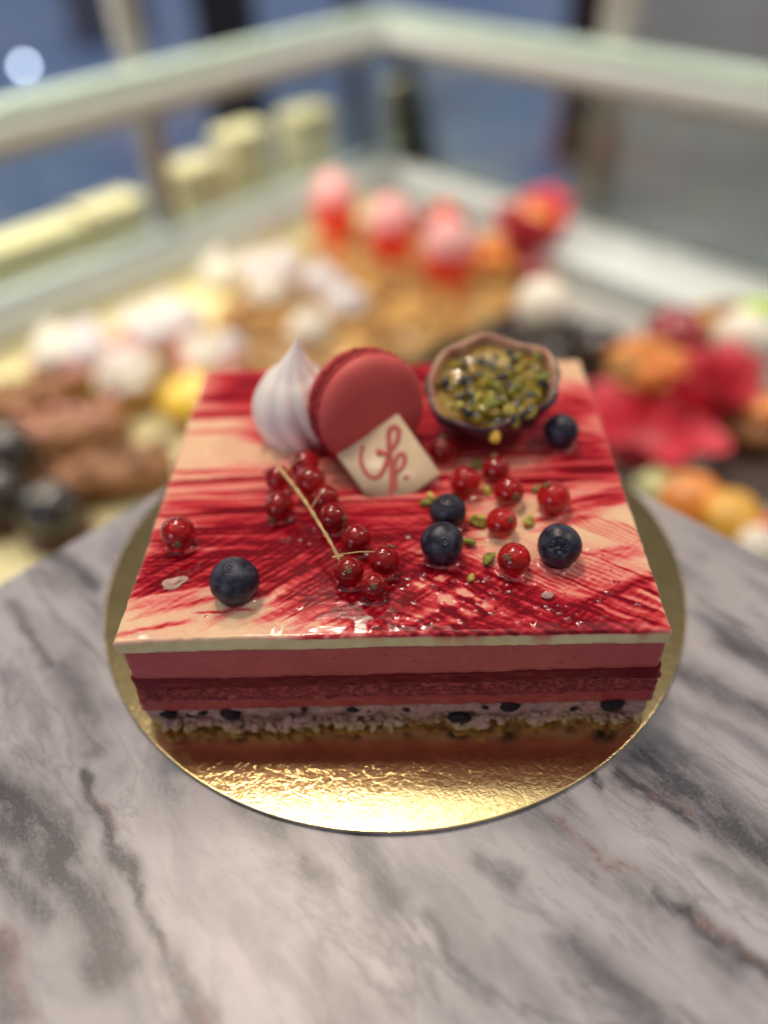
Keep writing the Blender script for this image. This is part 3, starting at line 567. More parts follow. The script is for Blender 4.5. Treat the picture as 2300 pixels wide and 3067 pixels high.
# ================================================================== THE CAKE
CK = Vector((.108, -.137, 0)); CYAW = -.030
cake = thing('layered_cake', 'rectangular layered mousse cake with red brushed glossy white glaze on the gold board', 'cake', tuple(CK), (0, 0, CYAW))
def cake_local(x, y):
    c, s = math.cos(CYAW), math.sin(CYAW); x, y = x - CK.x, y - CK.y
    return c * x + s * y, -s * x + c * y
HW, HD, TOP = 7.18, 6.66, 4.12
# fruit sitting on the glaze: (name, x, y, radius)
BLUE = [(-4.22, -5.17, .67), (1.44, -4.02, .605), (1.72, -2.60, .545), (4.65, -4.33, .607), (5.70, 1.0, .577)]
SPRIG = [(-2.62, -.15, 4.62, .47), (-2.36, -1.20, 4.80, .465), (-3.42, -.66, 4.54, .42), (-3.29, -1.98, 4.53, .45), (-1.93, -1.72, 4.54, .43), (-1.66, -2.58, 4.53, .44), (-.97, -3.57, 4.53, .437), (-.2, -4.47, 4.53, .433), (-1.16, -4.8, 4.51, .42), (-.49, -5.38, 4.48, .385)]
CURR = [(-6.13, -3.05, .503), (3.36, -4.65, .457), (4.88, -2.2, .495), (3.22, -3.15, .452), (3.62, -1.80, .461), (3.36, -.68, .436), (2.36, -1.24, .47), (1.80, .40, .451)]

def paint():
    nx, ny = 500, 450
    def axis(h, n):  # a dense flat part and a rounded rim
        t_ = np.array([0, .006, .018, .036, .06, .09]); inner = np.linspace(-h + .12, h - .12, n)
        return np.concatenate([-h + t_, inner, (h - t_)[::-1]]), np.concatenate([[-.10, -.066, -.040, -.020, -.008, -.002], np.zeros(n), [-.002, -.008, -.020, -.040, -.066, -.10]])
    xs, dx = axis(HW, nx); ys, dy = axis(HD, ny)
    X, Y = np.meshgrid(xs, ys, indexing='ij'); DZ = np.minimum(*np.meshgrid(dx, dy, indexing='ij'))
    pig = np.zeros_like(X)
    wx = X + .10 * (fbm(X * 1.5, Y * 1.5, seed=31) - .5) * 2; wy = Y + .10 * (fbm(X * 1.5, Y * 1.5, seed=37) - .5) * 2
    for q, (x0, y0, x1, y1, wd, den, br, nb) in enumerate(STROKES):
        dxx, dyy = x1 - x0, y1 - y0; L = math.hypot(dxx, dyy); ux, uy = dxx / L, dyy / L
        al = (wx - x0) * ux + (wy - y0) * uy; ac = -(wx - x0) * uy + (wy - y0) * ux
        end = .28 + .26 * wd
        ragged = (vnoise(ac / wd * nb * 1.5 + 91 * q, al * 0, seed=q) - .5) * .9 * min(L * .25, 1.2)
        ea = np.clip((al + end + ragged) / (2 * end), 0, 1) * np.clip((L + end - ragged - al) / (2 * end), 0, 1)
        soft = np.exp(-np.abs(ac / (.56 * wd)) ** 2.6)
        bris = vnoise(ac / wd * nb + 17 * q, al * .35, seed=100 + q) * .65 + vnoise(ac / wd * nb * 2.6 + 7 * q, al * .6, seed=200 + q) * .35
        d = 1.12 * abs(den) * ea * soft * np.clip(1 - br * .85 + br * 2.1 * np.clip(bris - .18, 0, 1), 0, 1.15)
        if den > 0: pig = 1 - (1 - pig) * (1 - np.clip(d, 0, .97))
        else: pig = pig * (1 - np.clip(d, 0, 1))
    # squeegee ripple: fine drag lines, level on the left and back, slanted at the front
    cx_ = np.clip((X + 1.5) / 3, 0, 1); front = np.clip((-Y - 1.2) / 2.5, 0, 1)
    lines_h = vnoise(Y * 9, X * .45, seed=51); lines_a = vnoise((X * .62 - Y * .78) * 7.5, (X * .78 + Y * .62) * .7, seed=52); lines_b = vnoise((X * .60 + Y * .80) * 8, (X * .8 - Y * .6) * .7, seed=53)
    drag = lines_h * (1 - front) + front * ((1 - cx_) * (.55 * lines_a + .45 * lines_h) + cx_ * lines_b)
    dc = np.clip((drag - .28) / .44, 0, 1); fine_ = vnoise(Y * 17, X * .8, seed=54) * (1 - front) + front * vnoise((X * .62 - Y * .78) * 15, (X * .78 + Y * .62) * 1.2, seed=55)
    def hatch(ac, al, pitch, seed):     # teeth of the comb that dragged the colour
        ph = ac / pitch + .55 * vnoise(ac * .9, al * .35, seed=seed) * 2 + .12 * vnoise(ac * 4, al * 1.2, seed=seed + 1)
        k = ph - np.floor(ph); tooth = np.clip(1.5 - 3.2 * np.abs(k - .5), 0, 1)
        return tooth * np.clip(2.2 * (vnoise(np.floor(ph) * 3.7, al * .9, seed=seed + 2) - .18), 0, 1)
    hA = hatch(wx * .62 - wy * .78, wx * .78 + wy * .62, .20, 301); hB = hatch(wx * .50 + wy * .866, wx * .866 - wy * .5, .21, 311); hH = hatch(wy + .02 * wx, wx, .17, 321)
    wl = (1 - cx_) * front; wr = cx_ * front; wh = np.exp(-((X + 4.6) / 2.4) ** 2 - ((Y + 2.6) / 1.9) ** 2)
    hat = wl * (.75 * hA + .25 * hB) + wr * (.75 * hB + .25 * hA)
    back = np.clip((Y - .5) / 2, 0, 1); dc = (.5 + (dc - .5) * (1 - .65 * back)) * (1 - .72 * front) + .98 * hat * (1 - .45 * wh) + .75 * wh * (hH - .25)
    pig = np.clip(.02 + .13 * fbm(X * .7, Y * .7, seed=33) + 1.00 * pig ** 1.12 * (.42 + .72 * dc + .30 * fine_), 0, 1)
    u1 = X * .866 - Y * .5; u2 = X * .5 + Y * .866; blot = fbm(u1 * 3.0, u2 * 7.0, seed=61, oct_=3)
    cr = np.exp(-((X - .9) / 3.6) ** 2 - ((Y + 5.3) / 1.5) ** 2)
    pig = pig + cr * (np.clip((blot - .60) * 4, 0, .4) - np.clip((.44 - blot) * 2.6, 0, .26) * (pig > .3))
    H = np.zeros_like(X)
    H += .007 * (fbm(X * .9, Y * .9, seed=71) - .5) + .002 * (np.clip(pig, 0, 1) * drag)
    rr = random.Random(4)
    for i in range(130):           # beads and bubbles of clear gel
        if i < 90: bx, by = rr.gauss(2.3, 1.9), rr.uniform(-6.3, -4.6)
        else: bx, by = rr.uniform(-6.8, 6.8), rr.uniform(-6.3, 3)
        r = rr.uniform(.035, .095); m_ = (np.abs(X - bx) < r * 1.6) & (np.abs(Y - by) < r * 1.6)
        if not m_.any(): continue
        el = rr.uniform(.6, 1.6); d = np.hypot((X[m_] - bx) / el, (Y[m_] - by) * 1.0) / r
        H[m_] += np.where(d < 1.3, .42 * r * np.exp(-(d / .62) ** 2), 0)
        if rr.random() < .55: pig[m_] = np.maximum(pig[m_], np.where(d < 1.1, rr.uniform(.6, 1) * np.clip(1.6 - 1.3 * d, 0, 1), 0))
    for (bx, by, r) in [(b[0], b[1], b[2]) for b in BLUE] + [(b[0], b[1], b[2]) for b in CURR] + [(b[0], b[1], b[3]) for b in SPRIG]:
        lx, ly = cake_local(bx, by); d = np.hypot(X - lx, Y - ly)
        wob = r * (.74 + .12 * (vnoise(np.arctan2(Y - ly, X - lx) * 1.6 + 9 + bx, X * 0 + by, seed=77) - .5))
        H += .085 * np.clip(1 - np.abs(d - wob) / .17, 0, 1) ** 2 + .03 * np.clip((wob - d) / .1, 0, 1)
    # wet bead along the front rim
    H += .045 * np.exp(-((Y + HD - .32 + .05 * vnoise(X * 1.3, X * 0, seed=88)) / .13) ** 2) * np.clip(2.4 * (vnoise(X * 2.6, X * 0, seed=89) - .42), 0, 1)
    wob = .055 * (fbm(X * .8, Y * .8, seed=91) - .5) * 2 + .03 * (fbm(X * 4, Y * 4, seed=92) - .5) * 2
    EX = np.clip((np.abs(X) - HW + .35) / .35, 0, 1); EY = np.clip((np.abs(Y) - HD + .35) / .35, 0, 1)
    fl = np.exp(-((X + HW) / .9) ** 2 - ((Y + HD) / .8) ** 2)      # the glaze hangs out at the front left corner
    X2 = X + np.sign(X) * EX * wob - .05 * fl; Y2 = Y + np.sign(Y) * EY * wob * .7 - .03 * fl
    Z = TOP + DZ + H * np.clip(1 + DZ / .05, 0, 1) - .05 * fl
    a, b = X.shape; idx = np.arange(a * b).reshape(a, b)
    v = np.stack([X2, Y2, Z], -1).reshape(-1, 3)
    f = np.stack([idx[:-1, :-1], idx[1:, :-1], idx[1:, 1:], idx[:-1, 1:]], -1).reshape(-1, 4).tolist()
    per = np.concatenate([idx[:, 0], idx[-1, 1:], idx[-2::-1, -1], idx[0, -2:0:-1]])
    pv = v[per]; pg = np.clip(pig.ravel(), 0, 1); pgl = [pg]; vv = [v]; base = len(v); prev = per; m_ = len(per); side = [np.zeros(len(v))]
    z0 = 3.60; s_ = np.arange(m_) * .03
    for i, t_ in enumerate((.12, .3, .55, .8, 1.0)):
        q = pv.copy(); ins = .02 * t_ ** .7 + .025 * (fbm(s_ * .7, s_ * 0 + t_ * 2, seed=95) - .5)
        q[:, 0] *= 1 - ins / HW; q[:, 1] *= 1 - ins * .7 / HD
        edge = z0 + .05 * (fbm(s_ * .5, s_ * 0, seed=96) - .5)
        q[:, 2] = pv[:, 2] * (1 - t_) + edge * t_
        drip = np.clip((vnoise(s_ * 1.1, s_ * 0, seed=97) - .80) * 6, 0, 1) * (1 - t_ * .8)
        vv.append(q); pgl.append(np.clip(pg[per] * max(0, .25 - t_) * 2 + .8 * drip * np.clip(pg[per] * 1.5, 0, 1), 0, 1)); side.append(np.full(m_, 1.0))
        cur = np.arange(base, base + m_); base += m_
        f += np.stack([prev, cur, np.roll(cur, -1), np.roll(prev, -1)], -1).tolist(); prev = cur
    f.append(prev.tolist()[::-1])
    k_ = NT('painted_glaze', rough=.10, coat=.15, coatr=.04, spec=.32)
    p = k_.attr('pig'); p = k_.math('ADD', p, k_.math('MULTIPLY', k_.math('SUBTRACT', k_.noise(9, 4, .65), .5), .22), True)
    p2 = k_.math('MULTIPLY', p, k_.ramp(k_.attr('pig'), [(.02, 0.0), (.10, 1.0)]))
    col = k_.ramp(p2, [(0.0, (.80, .59, .37)), (.13, (.77, .45, .31)), (.30, (.72, .21, .18)), (.52, (.55, .046, .056)), (.78, (.33, .008, .020)), (1.0, (.15, .0015, .008))])
    col = k_.mix(k_.attr('side'), col, k_.mix(p2, k_.ramp(k_.noise(1.3, 4), [(.35, (.58, .49, .26)), (.65, (.68, .59, .35))]), (.5, .06, .06)))
    k_.set('col', col); k_.set('sss', .06); k_.set('sssr', (1, .45, .3)); k_.set('ssss', .0007)
    k_.bump(k_.noise(14, 3, .5), .003, .4)
    o = mesh_obj('painted_glaze', np.concatenate(vv), f, k_.m, cake, (0, 0, 0), True, {'pig': np.concatenate(pgl), 'side': np.concatenate(side)})
    o['label'] = 'glossy cream white glaze brushed with dark red streaks'
paint()

def layer(name, z0, z1, hw, hd, mat, amp=.02, freq=1.5, seed=0, rows=10, rz0=None, rz1=None, taper=0, ragged=0, fine=0, bulge=0, bfreq=6):
    """a cake layer: a slab whose four sides are cut surfaces; rz0/rz1 = rise of its lower/upper face at the right end"""
    st_ = .05; r = .15; P = []; N = []
    def run(a, b, n):
        k_ = int(np.hypot(b[0] - a[0], b[1] - a[1]) / st_)
        for i in range(k_): t_ = i / k_; P.append((a[0] + (b[0] - a[0]) * t_, a[1] + (b[1] - a[1]) * t_)); N.append(n)
    def arc(c, a0):
        for i in range(6): a = a0 + math.pi / 2 * i / 6; P.append((c[0] + r * math.cos(a), c[1] + r * math.sin(a))); N.append((math.cos(a), math.sin(a)))
    run((-hw + r, -hd), (hw - r, -hd), (0, -1)); arc((hw - r, -hd + r), -math.pi / 2)
    run((hw, -hd + r), (hw, hd - r), (1, 0)); arc((hw - r, hd - r), 0)
    run((hw - r, hd), (-hw + r, hd), (0, 1)); arc((-hw + r, hd - r), math.pi / 2)
    run((-hw, hd - r), (-hw, -hd + r), (-1, 0)); arc((-hw + r, -hd + r), math.pi)
    P = np.array(P); N = np.array(N); m_ = len(P); V = []; F = []
    s_ = np.arange(m_) * st_
    u = (P[:, 0] + hw) / (2 * hw)
    def seam(z): return .13 * (fbm(P[:, 0] * .45 + 3, P[:, 1] * .45, seed=int(round(z * 10)) + 400, oct_=4) - .5) * (z > .1)
    lo = z0 + (rz0 or 0) * u + seam(z0); hi = z1 + (rz1 or 0) * u + seam(z1)
    if ragged: lo = lo + ragged * (fbm(P[:, 0] * .9, P[:, 1] * .9, seed=seed + 5, oct_=4) - .25) * (1 if ragged > 0 else 1)
    for i in range(rows + 1):
        t_ = i / rows; z = lo * (1 - t_) + hi * t_
        d = amp * (fbm(P[:, 0] * freq, P[:, 1] * freq, z * freq, seed) - .5) * 2 - taper * (1 - t_)
        if fine: d += fine * (fbm(P[:, 0] * bfreq, P[:, 1] * bfreq, z * bfreq * 1.3, seed + 9, 3) - .5) * 2
        d += bulge * (4 * t_ * (1 - t_) - .5)
        V.append(np.column_stack([P + N * d[:, None], z]))
    inset = np.column_stack([P * .985, hi]); V.append(inset)
    for i in range(rows + 1):
        for j in range(m_): a = i * m_ + j; b = i * m_ + (j + 1) % m_; F.append((a, b, b + m_, a + m_))
    F.append(list(range((rows + 1) * m_, (rows + 2) * m_))); F.append(list(range(m_))[::-1])
    return mesh_obj(name, np.concatenate(V), F, mat, cake)
k_ = NT('berry_mousse', rough=.42)
sp_ = k_.ramp(k_.vor(2.6), [(.0, 1.0), (.10, .9), (.15, 0.0)]); fl_ = k_.math('MAXIMUM', k_.ramp(k_.noise(3.2, 5, .7, k_.co((1, 1, 2))), [(.58, 0.0), (.70, .9)]), k_.ramp(k_.noise(2.0, 5, .7, k_.co((.22, .22, 4))), [(.54, 0.0), (.74, .6)]))
k_.set('col', k_.mix(k_.math('MULTIPLY', k_.math('MAXIMUM', sp_, fl_), .75), k_.ramp(k_.noise(.9, 4), [(.3, (.37, .048, .058)), (.7, (.45, .072, .078))]), (.24, .018, .03)))
k_.set('sss', .15); k_.set('sssr', (1, .3, .25)); k_.set('ssss', .003); k_.bump(k_.math('ADD', k_.noise(16, 4, .6), k_.math('MULTIPLY', k_.noise(2.0, 5, .7, k_.co((.22, .22, 4))), 2.0)), .03, .6)
layer('berry_mousse', 2.31, 3.63, 7.18, 6.60, k_.m, .015, .8, 5, 8, .17, -.02, bulge=.02, fine=.014, bfreq=5)
k_ = NT('berry_jelly', rough=.38, spec=.15)
seed_ = k_.ramp(k_.vor(3.3, k_.co((1, 1, 1.9))), [(.0, 1.0), (.10, .9), (.14, 0.0)])
k_.set('col', k_.mix(k_.math('MULTIPLY', seed_, .6), k_.ramp(k_.noise(2.2, 5), [(.3, (.095, .002, .008)), (.7, (.17, .005, .013))]), (.34, .07, .045)))
k_.set('sss', .2); k_.set('sssr', (1, .12, .1)); k_.set('ssss', .003); k_.bump(k_.noise(7, 4), .04, .6)
layer('berry_jelly', 1.86, 2.307, 7.26, 6.60, k_.m, .03, 1.5, 15, 6, .22, .17, fine=.035, bfreq=3.5)
k_ = NT('red_sponge', rough=.65)
k_.set('col', k_.ramp(k_.noise(6, 6, .7), [(.36, (.11, .005, .008)), (.50, (.29, .024, .026)), (.66, (.52, .10, .085))]))
k_.set('sss', .1); k_.set('ssss', .002); k_.bump(k_.noise(10, 5, .7), .12, .9)
layer('red_sponge', 1.29, 1.857, 7.28, 6.57, k_.m, .04, 1.5, 25, 14, .13, .22, fine=.13, bfreq=4.5)
k_ = NT('raspberry_cream', rough=.4)
k_.set('col', k_.ramp(k_.noise(1.6, 5), [(.3, (.26, .016, .024)), (.7, (.39, .043, .050))])); k_.set('sss', .12); k_.set('ssss', .002); k_.bump(k_.noise(11, 4), .03, .6)
layer('raspberry_cream', .84, 1.287, 7.31, 6.57, k_.m, .03, 1.4, 35, 6, .14, .13, fine=.045, bfreq=4)
k_ = NT('crumble', rough=.7)
k_.set('col', k_.mix(k_.ramp(k_.n('SeparateXYZ', i_0=k_.co()).outputs[2], [(.0, 1.0), (.42, 0.0)]), k_.ramp(k_.noise(4, 6, .7), [(.30, (.32, .10, .10)), (.46, (.47, .24, .22)), (.66, (.60, .40, .34))]), k_.ramp(k_.noise(3, 5, .7), [(.34, (.30, .15, .05)), (.50, (.64, .44, .18)), (.68, (.78, .64, .42))])))
k_.bump(k_.noise(7, 5, .7), .16, .9); k_.set('sss', .1); k_.set('ssss', .002); crumble = k_.m
cb = layer('crumble_base', .005, .837, 7.26, 6.53, crumble, .11, 1.3, 45, 16, .0, .14, taper=.06, ragged=.0, fine=.17, bfreq=2.4)
berry_dark = plain('dark_fruit', (.014, .008, .014), .6, .4, 3, spec=.2).m
rr = random.Random(21)
b = MB()
for i in range(230):           # loose crumbs along the foot of the cut
    x = rr.uniform(-7.0, 7.0); big = rr.random() < .09; r = rr.uniform(.11, .19) if big else rr.uniform(.03, .085)
    y = -6.50 - rr.uniform(0, .16) - (.14 if abs(x + 3.6) < 1.3 else 0) - (.12 if abs(x - 2.4) < .6 else 0)
    b.add(*chunk(r, i, 9, 6, .6, (1.35, .8, .7)), Matrix.Translation((x, y, r * .7 + rr.uniform(0, .42) * (0 if big else 1))) @ Matrix.Rotation(rr.uniform(0, 6), 4, 'Z') @ Matrix.Rotation(rr.uniform(-1, 1), 4, 'X'))
for i in range(46):            # bigger broken pieces sticking out at the foot
    cx_ = rr.choice((-4.6, -3.9, -3.2, -2.5, -1.4, 2.3, 2.6, 4.0, -6.3)); x = cx_ + rr.gauss(0, .35); r = rr.uniform(.09, .21)
    y = -6.52 - rr.uniform(.0, .26) * (1.2 if cx_ in (-3.9, -3.2, 2.3) else .5)
    b.add(*chunk(r, i + 900, 14, 9, .5, (1.3, .9, .75)), Matrix.Translation((x, y, r * .6 + rr.uniform(0, .22))) @ Matrix.Rotation(rr.uniform(0, 6), 4, 'Z') @ Matrix.Rotation(rr.uniform(-.8, .8), 4, 'X'))
cr_ = b.build('crumbs', crumble, cb)
for x, z, r in ((-6.55, .56, .22), (-4.75, .56, .27), (-5.55, .60, .13), (-5.95, .50, .10), (1.85, .32, .27), (3.30, .72, .25), (6.15, .74, .32), (5.1, .5, .09), (-1.2, .62, .13), (-.75, .60, .10), (-2.6, .66, .09), (.35, .60, .10), (2.6, .66, .09)):
    o = mesh_obj('fruit_piece', *chunk(r, int(x * 50), 14, 9, .22, (1.2, .6, .78)), berry_dark, cb, (x, -6.545 - (.12 if x == 1.85 else 0), z + .06))

# ================================================================== FRUIT AND DECORATION
def skin_blue():
    k_ = NT('blueberry_skin', rough=.42, spec=.4)
    a = k_.noise(3.2, 5, .62); c = k_.noise(18, 3, .6); d = k_.n('TexWave', i_Vector=k_.co((1, 1, 1)), i_Scale=.8, i_Distortion=18, i_Detail=4).outputs['Fac']
    col = k_.ramp(a, [(.32, (.007, .006, .013)), (.50, (.016, .016, .034)), (.72, (.064, .066, .108))])
    col = k_.mix(k_.math('MULTIPLY', k_.ramp(c, [(.52, 0.0), (.70, 1.0)]), .45), col, (.014, .014, .026))
    col = k_.mix(k_.math('MULTIPLY', k_.ramp(d, [(.75, 0.0), (1.0, 1.0)]), .10), col, (.075, .085, .13))
    k_.set('col', col); k_.set('rough', k_.ramp(a, [(.3, .26), (.7, .46)]));  k_.bump(k_.math('ADD', c, k_.math('MULTIPLY', a, .8)), .012, .6)
    return k_.m
blue_m = skin_blue(); blue_dark = plain('blueberry_crown', (.022, .023, .042), .6, .4, 6).m; scar_m = plain('berry_scar', (.10, .08, .075), .7, .4, 8).m
def blueberry(x, y, r, pole, label, spin=0, squash=.90):
    def fn(th, p):
        q = 1.0
        t_ = math.degrees(th)
        star = 12 + 11 * max(0, math.cos(5 * p)) ** 2
        if t_ < 44:
            q += .035 * math.exp(-((t_ - 31) / 6.0) ** 2)               # raised ring of the crown
            q -= .10 * max(0, min(1, (star - t_) / 4 + .5)) * (1 - .25 * math.exp(-(t_ / 4) ** 2)) + .02 * (t_ < 27)
        u_ = 180 - t_
        if u_ < 16: q += .02 * math.exp(-((u_ - 9.5) / 2.4) ** 2) - .12 * math.exp(-(u_ / 4.6) ** 2)
        return q * (1 + .012 * math.sin(3 * p + 1) * math.sin(th))
    # denser rings towards the poles
    n_, v, f = 80, [], []
    ths = [math.radians(a) for a in list(np.linspace(0, 46, 40)) + list(np.linspace(49, 160, 40)) + list(np.linspace(162, 180, 18))]
    for th in ths:
        for j in range(n_):
            p = 2 * math.pi * j / n_; q = r * fn(th, p); v.append((q * math.sin(th) * math.cos(p), q * math.sin(th) * math.sin(p), q * math.cos(th) * squash))
    for i in range(len(ths) - 1):
        for j in range(n_): f.append((i * n_ + j, (i + 1) * n_ + j, (i + 1) * n_ + (j + 1) % n_, i * n_ + (j + 1) % n_))
    t = thing('blueberry', label, 'blueberry', (x, y, 0), align(pole, spin), 'blueberries on the glaze')
    up_ = align(pole, spin).to_3x3(); ax = up_ @ Vector((0, 0, 1)); half = r * math.sqrt(ax.z ** 2 * squash ** 2 + 1 - ax.z ** 2)
    t.location = Vector((x, y, TOP + half - .03)) * S
    mesh_obj('skin', v, f, blue_m, t)
    b = MB()
    for i in range(5):
        a = 2 * math.pi * (i + .5) / 5
        M = Matrix.Rotation(a, 4, 'Z')
        b.add([(r * .24, -r * .04, r * squash * .90), (r * .24, r * .04, r * squash * .90), (r * .46, r * .07, r * squash * .90), (r * .46, -r * .07, r * squash * .90), (r * .37, 0, r * squash * .985), (r * .36, 0, r * squash * .84)],
              [(0, 1, 4), (1, 2, 4), (2, 3, 4), (3, 0, 4), (1, 0, 5), (2, 1, 5), (3, 2, 5), (0, 3, 5)], M)
    b.build('crown', blue_dark, t)
    mesh_obj('stem_scar', *ball(r * .075, 14, 8), scar_m, t, (0, 0, -r * squash * .93))
    mesh_obj('crown_centre', *ball(r * .06, 14, 8), scar_m, t, (0, 0, r * squash * .90))
blueberry(*BLUE[0], -facing(-.10, .63), 'largest blueberry, alone near the front left corner of the cake', .6)
blueberry(*BLUE[1], -facing(.06, .10), 'blueberry in front of another one, right of the cream plaque', .2)
blueberry(*BLUE[2], facing(.0, .80), 'smaller blueberry touching the cream plaque, behind a larger one', 0)
blueberry(*BLUE[3], facing(-.25, -.10), 'blueberry showing its star crown at the front right of the cake', 1.9)
blueberry(*BLUE[4], -facing(-.5, -.6), 'blurred blueberry at the back right beside the passion fruit', 0)

k_ = NT('currant_skin', rough=.045, ior=1.38, trans=.72, coat=.3, coatr=.03)
pc = k_.n('SeparateXYZ', i_0=k_.co()); ang = k_.math('ARCTAN2', pc.outputs[1], pc.outputs[0])
vein_ = k_.ramp(k_.math('ADD', k_.math('MULTIPLY', k_.math('SINE', k_.math('MULTIPLY', ang, 11.0)), .5), .5), [(.80, 0.0), (1.0, .28)])
k_.set('col', k_.mix(vein_, k_.ramp(k_.noise(2.2, 4), [(.3, (.44, .006, .014)), (.7, (.62, .024, .032))]), (.80, .13, .10)))
k_.set('sss', .3); k_.set('sssr', (1, .12, .10)); k_.set('ssss', .004)
curr_m = k_.m
calyx_m = plain('dried_calyx', (.19, .12, .06), .75, .5, 9).m
def calyx_mesh():
    b = MB(); rr_ = random.Random(3)
    for i in range(6):
        a = 2 * math.pi * i / 6 + rr_.uniform(-.2, .2); l_ = rr_.uniform(.17, .27); h_ = rr_.uniform(.08, .24)
        M = Matrix.Rotation(a, 4, 'Z')
        b.add([(0, -.05, .96), (0, .05, .96), (l_, .09, 1.0 + h_ * .4), (l_ * 1.15, 0, 1.0 + h_), (l_, -.09, 1.0 + h_ * .4), (l_ * .5, 0, 1.09), (l_ * .5, 0, .93)],
              [(0, 4, 5), (4, 3, 5), (3, 2, 5), (2, 1, 5), (1, 0, 5), (4, 0, 6), (3, 4, 6), (2, 3, 6), (1, 2, 6), (0, 1, 6)], M)
    b.add(*ball(.12, 10, 6), Matrix.Translation((0, 0, 1.0)))
    return b.v, b.f
CV, CF = calyx_mesh(); BV, BF = ball(1, 40, 26, lambda th, p: 1 - .03 * math.exp(-(th / .22) ** 2))
CURR_DIR = [facing(.18, -.62), facing(-.52, .14), facing(-.45, .72), facing(.40, .18), facing(.32, -.30), facing(-.2, .9), facing(.3, .9), facing(0, .9)]
CURR_LAB = ['lone redcurrant at the left edge of the cake, brown calyx low on its right', 'sharp redcurrant between two blueberries at the front right, calyx facing left', 'redcurrant standing alone on the right with a green crumb behind it',
            'redcurrant with pistachio bits on both sides, nearest of the blurred right cluster', 'redcurrant in the middle of the right cluster, calyx low on its front', 'redcurrant at the back of the right cluster, just behind the middle one', 'redcurrant beside the right corner of the cream plaque, left of the cluster', 'half hidden redcurrant behind the plaque, under the passion fruit']
c0 = None
for (x, y, r), d, lab in zip(CURR, CURR_DIR, CURR_LAB):
    if c0 is None:
        c0 = t = thing('redcurrant', lab, 'redcurrant', (x, y, TOP + r - .03), align(d), 'loose redcurrants on the glaze')
        mesh_obj('skin', BV, BF, curr_m, t); mesh_obj('calyx', CV, CF, calyx_m, t)
    else:
        t = copy_tree(c0); t['label'] = lab; t.rotation_euler = align(d, x * 7).to_euler(); t.location = Vector((x, y, TOP + r - .03)) * S
    t.scale = (r, r, r)
# the sprig: berries on a dry stalk, one thing
sp = thing('redcurrant_sprig', 'sprig of red currants on a pale dry stalk lying in front of the macaron', 'redcurrants', (-1.8, -3.0, TOP))
SD = [-facing(.3, -.2), -facing(-.4, -.3), facing(-.8, .5), facing(-.35, -.85), -facing(-.3, -.5), facing(.8, -.1), -facing(-.5, -.3), facing(.45, .87), facing(.0, .12), facing(.0, .08)]
for (x, y, z, r), d in zip(SPRIG, SD):
    o = mesh_obj('berry', BV, BF, curr_m, sp, (x + 1.8, y + 3.0, z - TOP)); o.scale = (r, r, r); o.rotation_euler = align(d, x * 5).to_euler()
    mesh_obj('calyx', CV, CF, calyx_m, o)
stem_m = plain('dry_stalk', (.50, .33, .15), .6, .3, 4).m
path = bezier_pts([(-3.30, -.98, 5.22), (-2.90, -1.75, 5.30), (-2.38, -2.70, 5.25), (-1.95, -3.55, 5.12), (-1.62, -4.20, 4.98), (-1.44, -4.58, 4.84)], 6)
b = MB(); b.add(*tube([tuple(Vector(p) - Vector((-1.8, -3.0, TOP))) for p in path], [.060 + .016 * math.sin(i * 1.7) * math.sin(i * .6) + (.022 if i % 6 == 3 else 0) - .0006 * i for i in range(len(path))], 10))
off = Vector((1.8, 3.0, -TOP))
for i, (x, y, z, r) in [(3, SPRIG[0]), (2, SPRIG[2]), (14, SPRIG[4]), (29, SPRIG[7])]:
    q = Vector(path[min(i, len(path) - 1)]) + off; e_ = Vector((x, y, z + r * .75)) + off
    b.add(*tube([tuple(q), tuple((q + e_) / 2 + Vector((0, 0, .06))), tuple(e_)], [.022, .018, .022], 8))
e0 = Vector(path[-1]) + off
for a in ((.16, -.02, .05), (-.14, -.05, .05), (.04, -.12, -.02)): b.add(*tube([tuple(e0 - Vector((0, 0, .0))), tuple(e0 + Vector(a))], [.055, .03], 8))
b.build('stalk', stem_m, sp)

# meringue kiss, ridged by the nozzle
def kiss():
    prof = []
    for i in range(46):
        t_ = i / 45
        z = 3.75 * t_
        if t_ < .70: r = 1.42 * math.sqrt(max(0, 1 - ((t_ - .26) / .46) ** 2)) if t_ > .26 else 1.42 * (.80 + .20 * math.sin(t_ / .26 * math.pi / 2))
        else: r = 0
        prof.append((r, z))
    r62 = 1.42 * math.sqrt(1 - (.39 / .46) ** 2)
    prof = [(r if z / 3.75 < .65 else r62 * (max(0, 1 - (z / 3.75 - .65) / .35) ** 1.45) * .98 + .012, z) for r, z in prof]
    n_ = 144; v = []; f = []
    for i, (r, z) in enumerate(prof):
        for j in range(n_):
            p = 2 * math.pi * j / n_; tw = p + z * .30
            rid = abs(math.sin(5 * tw)) ; a = .17 * min(1, r / .8)
            q = r * (1 - a * (1 - rid)); lean = .20 * max(0, z - 1.4) ** 1.3 / 2
            v.append((q * math.cos(p) + lean * 1.1, q * math.sin(p) + lean * .2, z))
    for i in range(len(prof) - 1):
        for j in range(n_): f.append((i * n_ + j, i * n_ + (j + 1) % n_, (i + 1) * n_ + (j + 1) % n_, (i + 1) * n_ + j))
    f.append(list(range(n_))[::-1]); f.append([(len(prof) - 1) * n_ + j for j in range(n_)])
    k_ = NT('meringue', rough=.62, col=(.93, .89, .83)); k_.set('sss', .2); k_.set('ssss', .004); k_.bump(k_.noise(9, 3), .012, .4)
    o = mesh_obj('meringue_kiss', v, f, k_.m, None, (-3.05, 2.35, TOP)); o.rotation_euler = (.06, .02, .3)
    tag(o, 'white ridged meringue kiss with pointed tip beside the red macaron', 'meringue')
kiss()
